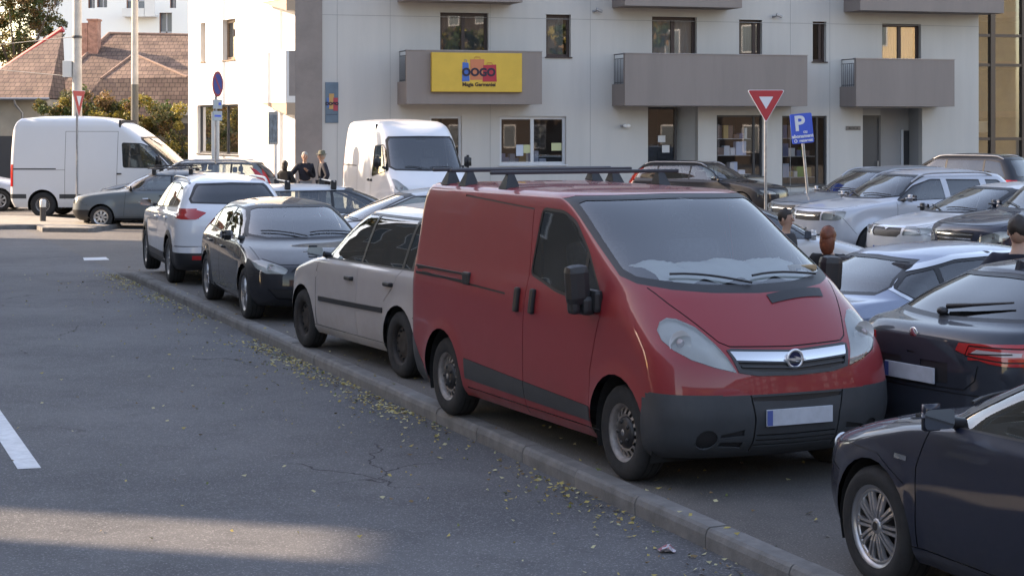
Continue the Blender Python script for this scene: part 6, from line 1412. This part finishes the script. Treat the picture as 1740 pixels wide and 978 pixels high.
def crown(blobs, n, size, wts, seed, mats=LV):
    rs = random.Random(seed); mb = MB(); cl = []
    for (c, r) in blobs:
        for _ in range(max(4, int(14 * r[0] * r[2] / 2))):
            u = Vector((rs.gauss(0, 1), rs.gauss(0, 1), rs.gauss(0, 1))).normalized(); k = rs.uniform(.45, 1.0)
            cl.append((Vector((c[0] + u.x * r[0] * k, c[1] + u.y * r[1] * k, c[2] + u.z * r[2] * k)), rs.uniform(.35, .8) * min(r) * .55, rs.choices(range(len(mats)), wts)[0]))
    for i in range(n):
        c, r, mi = rs.choice(cl); u = Vector((rs.gauss(0, 1), rs.gauss(0, 1), rs.gauss(0, .8))).normalized(); p = c + u * r * rs.uniform(.3, 1.05)
        a = Vector((rs.gauss(0, 1), rs.gauss(0, 1), rs.gauss(0, 1))).normalized(); b = a.cross(Vector((rs.gauss(0, 1), rs.gauss(0, 1), rs.gauss(0, 1)))).normalized(); s_ = size * rs.uniform(.6, 1.3)
        mb.add([p - a * s_, p + b * s_ * .55, p + a * s_, p - b * s_ * .55], [(0, 1, 2, 3)], mi if rs.random() < .75 else rs.randrange(len(mats)))
    return mb
def tree(x, y, h, cr, seed, lab, wts=(4, 3, 2, 1), n=5000, size=.13, group=None, z0=-.2, name='tree', blobs=None):
    rs = random.Random(seed); t = thing(name, lab, 'tree', (x, y, z0), 0, group); mb = MB(); hb = h * .42
    mb.tube([(0, 0, 0), (.05, .02, hb * .5), (.0, .05, hb), (.1, 0, h * .8)], [.22, .18, .14, .05], 10); bl = blobs or []
    for k in range(9):
        a = k * 2.4; rr = cr * rs.uniform(.35, .75); zz = hb + (h - hb) * rs.uniform(.15, .85); e = (math.cos(a) * rr, math.sin(a) * rr, zz); mb.tube([(0, .03, hb * rs.uniform(.8, 1.2)), (e[0] * .5, e[1] * .5, (hb + zz) / 2 + .2), e], [.09, .06, .025], 6)
        if not blobs: bl.append((e, (cr * .42, cr * .42, cr * .36)))
    if not blobs: bl.append(((0, 0, h * .85), (cr * .5, cr * .5, h * .16)))
    mb.build('trunk', mat('bark', (.09, .07, .055), .95, noise=.3, nscale=8), t); crown(bl, n, size, wts, seed).build('crown', LV, t, fix=False); return t
x, y = px_at(30, 90); bl_ = []
for (px_, py_, r_) in ((-20, 20, 1.9), (25, 5, 1.7), (60, 15, 1.4), (5, 62, 1.7), (42, 50, 1.5), (78, 45, .9), (62, 84, 1.0), (20, 100, 1.4), (-30, 80, 1.8), (90, 62, .5), (40, -40, 1.9), (-10, -50, 2.0)):
    bl_.append((((px_ - 30) / FP * 90, rnd.uniform(-.6, .6), CH + .2 + (HY - py_) / FP * 90), (r_, r_, r_ * .85)))
tree(x, y, 9.6, 3.0, 4, 'broad olive and rust coloured tree at the top left corner', (4, 3, 2.5, 0.2), 26000, .075, blobs=bl_)

for k_, (px_, top, rr, wts, lab) in enumerate(((110, 150, .95, (3, 4, 1, 1), 'low green bush at the left end of the hedge'), (150, 133, 1.15, (2, 3, 1, 3), 'tall yellowing bush behind the thick pole'), (196, 138, 1.05, (3, 3, 2, 2), 'dense bush between the two poles'), (248, 152, 1.0, (3, 3, 1, 2), 'lower bush right of the thinner pole'), (298, 158, 1.05, (2, 2, 2, 3), 'yellow green bush against the white wing'))):
    x, y = px_at(px_, 66 + (k_ % 2)); zt = CH + (HY - top) / FP * 66; t = thing('shrub', lab, 'bush', (x, y, -.2), 0, 'bushes behind the long van'); mb = MB(); mb.tube([(0, 0, 0), (0, 0, zt * .7)], [.05, .02], 6); mb.tube([(.1, 0, 0), (.4, .1, zt * .6)], [.04, .015], 6); mb.build('stem', mat('bark', (.09, .07, .055), .95), t)
    crown([((0, 0, zt - rr * .75), (rr * 1.1, .9, rr * .8)), ((.5, 0, zt * .45), (rr * 1.3, .9, zt * .42)), ((-.5, 0, zt * .42), (rr * 1.3, .9, zt * .42)), ((-.5, .1, zt - rr * .8), (rr * .8, .7, rr * .6)), ((.6, .1, zt - rr * .9), (rr * .8, .7, rr * .6))], 13000, .055, wts, 40 + k_).build('foliage', LV, t, fix=False)

# ------------------------------------------------------------ buildings around the street that shade it and are mirrored in the glass
def block(name, lab, x0, y0, x1, y1, h, col, faces, roofm=(.30, .12, .08), wcol=(.10, .12, .14), fh=3.0, ww=1.3, gap=2.6, z0=-.12):
    cx_, cy_ = (x0 + x1) / 2, (y0 + y1) / 2; t = thing(name, lab, 'building', (cx_, cy_, z0)); hx, hy = (x1 - x0) / 2, (y1 - y0) / 2
    mb = MB(); mb.box((-hx, -hy, 0), (hx, hy, h)); mb.build('wall', mat('wall_' + name, col, .9, noise=.06, nscale=.5), t)
    mb = MB(); mb.box((-hx - .3, -hy - .3, h + .002), (hx + .3, hy + .3, h + .35)); mb.build('roof', mat('roof_' + name, roofm, .9), t)
    for fc in faces:
        ln = 2 * (hy if fc in '+-' else hx)
        n = int(ln / gap)
        for fl_ in range(int((h - 1) / fh)):
            for k in range(n):
                s_ = -ln / 2 + gap * (k + .5) + (ln - n * gap) / 2; z = .9 + fl_ * fh; mb = MB(); q = ww / 2
                if fc in '+-': X_ = hx * (1 if fc == '+' else -1); e = .03 * (1 if fc == '+' else -1); mb.box((X_ + e * .1, s_ - q - .08, z - .08), (X_ + e, s_ + q + .08, z + 1.58), 1); mb.box((X_ + e * 1.05, s_ - q, z), (X_ + e * 1.4, s_ + q, z + 1.5), 0)
                else: Y_ = hy * (1 if fc == 'n' else -1); e = .03 * (1 if fc == 'n' else -1); mb.box((s_ - q - .08, Y_ + e * .1, z - .08), (s_ + q + .08, Y_ + e, z + 1.58), 1); mb.box((s_ - q, Y_ + e * 1.05, z), (s_ + q, Y_ + e * 1.4, z + 1.5), 0)
                mb.build('window', [mat('street_window', wcol, .1), WHITEF], t)
    return t
block('corner_building', 'tall grey rendered block across the road that shades the parked cars', -29, 19.1, -24, 44.5, 27, (.13, .122, .115), ('+',), gap=4, fh=3.5)
block('added_house_row', 'added low house row left of the view, dark in the van side reflection', -42, 46, -33, 84, 7, (.22, .20, .18), ('+',), gap=4)  # added out of view so the red van's side mirrors something dark
block('near_building', 'tall block beside the camera on the left of the road', -29, -30, -24, 16.95, 24, (.14, .13, .12), ('+',), gap=4, fh=3.5)
setp(MB().box((-25.1, 16.95, 12.6), (-24.1, 19.1, 24)).build('added_bridge', mat('bridge_render', (.3, .3, .3), .9)), 'added unseen bridge between the tall blocks, cutting off the sun strip on the road', 'bridge')  # added out of view; its underside ends the sunlit strip on the road
block('added_brick_block', 'added dark brick house far right behind the camera, darkening the shop window reflections', 42, -60, 52, 26, 17, (.035, .026, .022), ('-',), gap=3.6)  # added out of view to give the shop windows a dark reflection
block('cream_block', 'sunlit cream apartment house behind the camera to the right', 42, 30, 52, 36, 11, (.62, .50, .32), ('-',), gap=3.2)
block('orange_block', 'orange and white house behind the camera', -14, -48, 28, -36, 11, (.52, .26, .13), ('n',), gap=3.2)
tree(-18.5, 50.5, 9.5, 2.3, 78, 'street tree left of the view casting leafy shade on the long van', (3, 3, 2, 1), 2200, .2)
tree(-21, 47, 16, 4.0, 79, 'tall street tree by the corner of the shading block', (3, 3, 2, 1), 5000, .28)
for k_, (x_, y_) in enumerate(((27, 29), (31, 21), (28, 13), (31, 5), (29, -4))): tree(x_, y_, 8.5, 3.2, 90 + k_, 'added tree right of the view for dark window reflections, ' + ('farthest from the camera', 'second in the row from the far end', 'middle one of the row', 'second nearest the camera', 'nearest the camera')[k_], (3, 4, 2, 1), 2500, .30, group='added trees right of the square')  # row added out of view to darken what the facade windows mirror

# ------------------------------------------------------------ people
SKIN = mat('skin', (.42, .25, .18), .55)
def skinned(name, nodes, edges, m, parent, rootk, sub=2):
    """nodes: key -> (pos, radius or (rx, ry))"""
    ks = list(nodes); me = bpy.data.meshes.new(name); me.from_pydata([nodes[k][0] for k in ks], [(ks.index(a), ks.index(b)) for a, b in edges], []); me.materials.append(m)
    o = bpy.data.objects.new(name, me); C.objects.link(o); md = o.modifiers.new('skin', 'SKIN'); md.use_smooth_shade = True
    for i, k in enumerate(ks):
        r = nodes[k][1]; v = me.skin_vertices[0].data[i]; v.radius = r if isinstance(r, tuple) else (r, r); v.use_root = (k == rootk)
    s_ = o.modifiers.new('sub', 'SUBSURF'); s_.levels = sub; s_.render_levels = sub
    bpy.context.view_layer.update(); ev = o.evaluated_get(bpy.context.evaluated_depsgraph_get()); m2 = bpy.data.meshes.new_from_object(ev); bpy.data.objects.remove(o)
    o = bpy.data.objects.new(name, m2); C.objects.link(o); o.parent = parent
    for p in m2.polygons: p.use_smooth = True
    return o
def person(x, y, z, rz, h, lab, jacket, trousers, hair, lh=None, rh=None, lean=0.0, coat_len=.0, hairlong=False, hat=None, bodyw=1.0, turn=0.0):
    """faces local -y; lh/rh: hand targets"""
    t = thing('person', lab, 'person', (x, y, z), rz, None); k = h / 1.75; L = lambda a, b, c: (a * k * (bodyw if c > .8 and c < 1.5 else 1), (b - lean * max(0, c - .95)) * k, c * k)
    lh = lh or (.27, -.05, .82); rh = rh or (-.27, -.05, .82)
    def elbow(s_, hnd): e = (s_ * .30, .05, 1.12); return ((e[0] + hnd[0]) / 2 * 1.0 + s_ * .06, max(e[1], hnd[1] * .3) , (1.12 if hnd[2] < 1.05 else 1.08))
    nd = {'pel': (L(0, 0, .95), (.15 * k, .11 * k)), 'wst': (L(0, 0, 1.08), (.135 * k, .10 * k)), 'cst': (L(0, .01, 1.30), (.165 * k, .115 * k)), 'nb': (L(0, .01, 1.44), (.075 * k, .07 * k)), 'nk': (L(0, 0, 1.52), .052 * k), 'jaw': (L(0, -.02, 1.585), (.060 * k, .070 * k)), 'hd': (L(0, .005, 1.66), (.078 * k, .095 * k)), 'crn': (L(0, .01, 1.72), (.055 * k, .07 * k))}
    ed = [('pel', 'wst'), ('wst', 'cst'), ('cst', 'nb'), ('nb', 'nk'), ('nk', 'jaw'), ('jaw', 'hd'), ('hd', 'crn')]
    for s_, n_, hd in ((1, 'l', lh), (-1, 'r', rh)):
        e = elbow(s_, hd); nd['sh' + n_] = (L(s_ * .17, .01, 1.40), .062 * k); nd['el' + n_] = (L(*e), .046 * k); nd['wr' + n_] = (L(*hd), .030 * k)
        dv = (Vector(hd) - Vector(e)).normalized(); pm_ = Vector(hd) + dv * .07; nd['pm' + n_] = (L(*pm_), (.040 * k, .018 * k))
        ed += [('cst', 'sh' + n_), ('sh' + n_, 'el' + n_), ('el' + n_, 'wr' + n_), ('wr' + n_, 'pm' + n_)]
        sd = dv.cross(Vector((0, 0, 1))); sd = sd.normalized() if sd.length > .1 else Vector((1, 0, 0))
        for q, (o_, ln) in enumerate(((-.028, .062), (-.010, .075), (.010, .07), (.028, .055))):
            f = pm_ + sd * o_ + dv * ln + Vector((0, -.015, -.01)); nd['f%d%s' % (q, n_)] = (L(*f), .009 * k); nd['k%d%s' % (q, n_)] = (L(*(pm_ + sd * o_ + dv * .03)), .010 * k); ed += [('pm' + n_, 'k%d%s' % (q, n_)), ('k%d%s' % (q, n_), 'f%d%s' % (q, n_))]
        th = pm_ + sd * .045 - dv * .0 + Vector((0, -.03, 0)); nd['t' + n_] = (L(*th), .011 * k); ed.append(('wr' + n_, 't' + n_))
        nd['hp' + n_] = (L(s_ * .09, 0, .90), .088 * k); nd['kn' + n_] = (L(s_ * .11, -.02, .50), .058 * k); nd['an' + n_] = (L(s_ * .115, .02, .09), .038 * k); nd['ft' + n_] = (L(s_ * .125, -.14, .035), (.042 * k, .03 * k)); ed += [('pel', 'hp' + n_), ('hp' + n_, 'kn' + n_), ('kn' + n_, 'an' + n_), ('an' + n_, 'ft' + n_)]
    body = skinned('body', nd, ed, SKIN, t, 'pel')
    sub_ = lambda keys, d, extra={}: {q: (nd[q][0], tuple(v + d * k for v in (nd[q][1] if isinstance(nd[q][1], tuple) else (nd[q][1],) * 2))) for q in keys}
    jk = sub_(['pel', 'wst', 'cst', 'nb', 'shl', 'shr', 'ell', 'elr', 'wrl', 'wrr'], .028); je = [e for e in ed if e[0] in jk and e[1] in jk]
    if coat_len: jk['hem'] = (L(0, 0, .95 - coat_len), (.19 * k, .15 * k)); je.append(('pel', 'hem'))
    skinned('jacket', jk, je, jacket, body, 'pel')
    tr = sub_(['pel', 'hpl', 'hpr', 'knl', 'knr', 'anl', 'anr'], .018); te = [e for e in ed if e[0] in tr and e[1] in tr]; skinned('trousers', tr, te, trousers, body, 'pel')
    for n_, s_ in (('l', 1), ('r', -1)):
        mb = MB(); c_ = L(s_ * .12, -.06, .05); mb.ell((c_[0], c_[1], .05 * k), (.052 * k, .145 * k, .055 * k)); mb.build('shoe', BLACK, body)
    # head details
    hc = Vector(L(0, 0, 1.655)); mb = MB(); mb.ell((hc.x, hc.y + .008, hc.z + .005), (.080 * k, .098 * k, .118 * k), 20, 14)
    mb.ell((hc.x, hc.y - .100 * k, hc.z - .018 * k), (.012 * k, .018 * k, .022 * k)); mb.ell((hc.x, hc.y - .085 * k, hc.z - .062 * k), (.025 * k, .012 * k, .008 * k), mi=1)
    for s_ in (1, -1): mb.ell((hc.x + s_ * .03 * k, hc.y - .087 * k, hc.z + .005), (.012 * k, .008 * k, .008 * k), mi=2); mb.ell((hc.x + s_ * .081 * k, hc.y + .01, hc.z - .01), (.010 * k, .02 * k, .032 * k))
    mb.build('head', [SKIN, mat('lips', (.35, .12, .10), .5), mat('eye_dark', (.05, .04, .04), .2)], body)
    mb = MB(); mb.ell((hc.x, hc.y + .018 * k, hc.z + .028 * k), (.090 * k, .100 * k, .108 * k), 20, 12)
    v0_ = hc.y - .035 * k; mb.v = [(a_, b_, c_) if not (b_ < hc.y - .045 * k and c_ < hc.z + .055 * k) else (a_, hc.y - .03 * k, c_) for a_, b_, c_ in mb.v]
    rh_ = random.Random(int(h * 1000)); mb.v = [(a_ + rh_.uniform(-.006, .006), b_ + rh_.uniform(-.006, .006), c_ + rh_.uniform(-.006, .008)) for a_, b_, c_ in mb.v]
    if hairlong: mb.ell((hc.x, hc.y + .05 * k, hc.z - .06 * k), (.095 * k, .065 * k, .15 * k))
    mb.build('hair', hair, body)
    if hat:
        mb = MB(); mb.lathe([(.150 * k, .0), (.152 * k, .012), (.095 * k, .018), (.098 * k, .07), (.075 * k, .115), (.001, .12)], 'z', 20, M=Matrix.Translation((hc.x, hc.y + .005, hc.z + .045 * k))); mb.build('hat', hat, body)
    return t
JN = mat('navy_jacket', (.012, .014, .024), .85, noise=.2, nscale=12); JB = mat('black_coat', (.010, .010, .011), .9); TG = mat('grey_trousers', (.18, .18, .18), .9); TB = mat('dark_trousers', (.02, .02, .025), .9)
HG = mat('grey_hair', (.30, .29, .27), .8); HB = mat('dark_hair', (.025, .018, .014), .6); HR = mat('red_brown_hair', (.17, .045, .018), .5, noise=.3, nscale=25); HATM = mat('flat_cap_cloth', (.12, .12, .09), .9)
x, y = px_at(485, 51.6); person(x, y, -.27, R(160), 1.64, 'woman in a long black coat with dark hair seen from behind near the sunlit wall', JB, TB, HB, coat_len=.28, hairlong=True, rh=(-.22, -.12, .95))
x, y = px_at(518, 52.2); person(x, y, -.20, R(15), 1.80, 'grey haired man in a navy jacket and pale trousers with a hand at his chest', JN, TG, HG, lh=(.02, -.24, 1.28), bodyw=1.15)
x, y = px_at(549, 52.0); person(x, y, -.20, R(-70), 1.82, 'man in a dark jacket and cap facing the grey haired man, before the white van', JN, TB, HG, hat=HATM, lh=(.22, -.15, .9), bodyw=1.15, lean=.06)
x, y = px_at(1336, 20.3); person(x, y, 0, R(60), 1.47, 'short haired person half hidden behind the red van windshield pillar', JN, TB, HB)
x, y = px_at(1408, 17.4); person(x, y, 0, R(150), 1.44, 'person with red brown hair, head just above the silver saloon roof', JB, TB, HR, hairlong=True)
x, y = px_at(1730, 14.87); person(x, y, 0, R(165), 1.66, 'man in a dark navy jacket seen from behind among cars at the right edge', JN, TB, HB, bodyw=1.15)
# displays inside parked car dash etc. stay simple
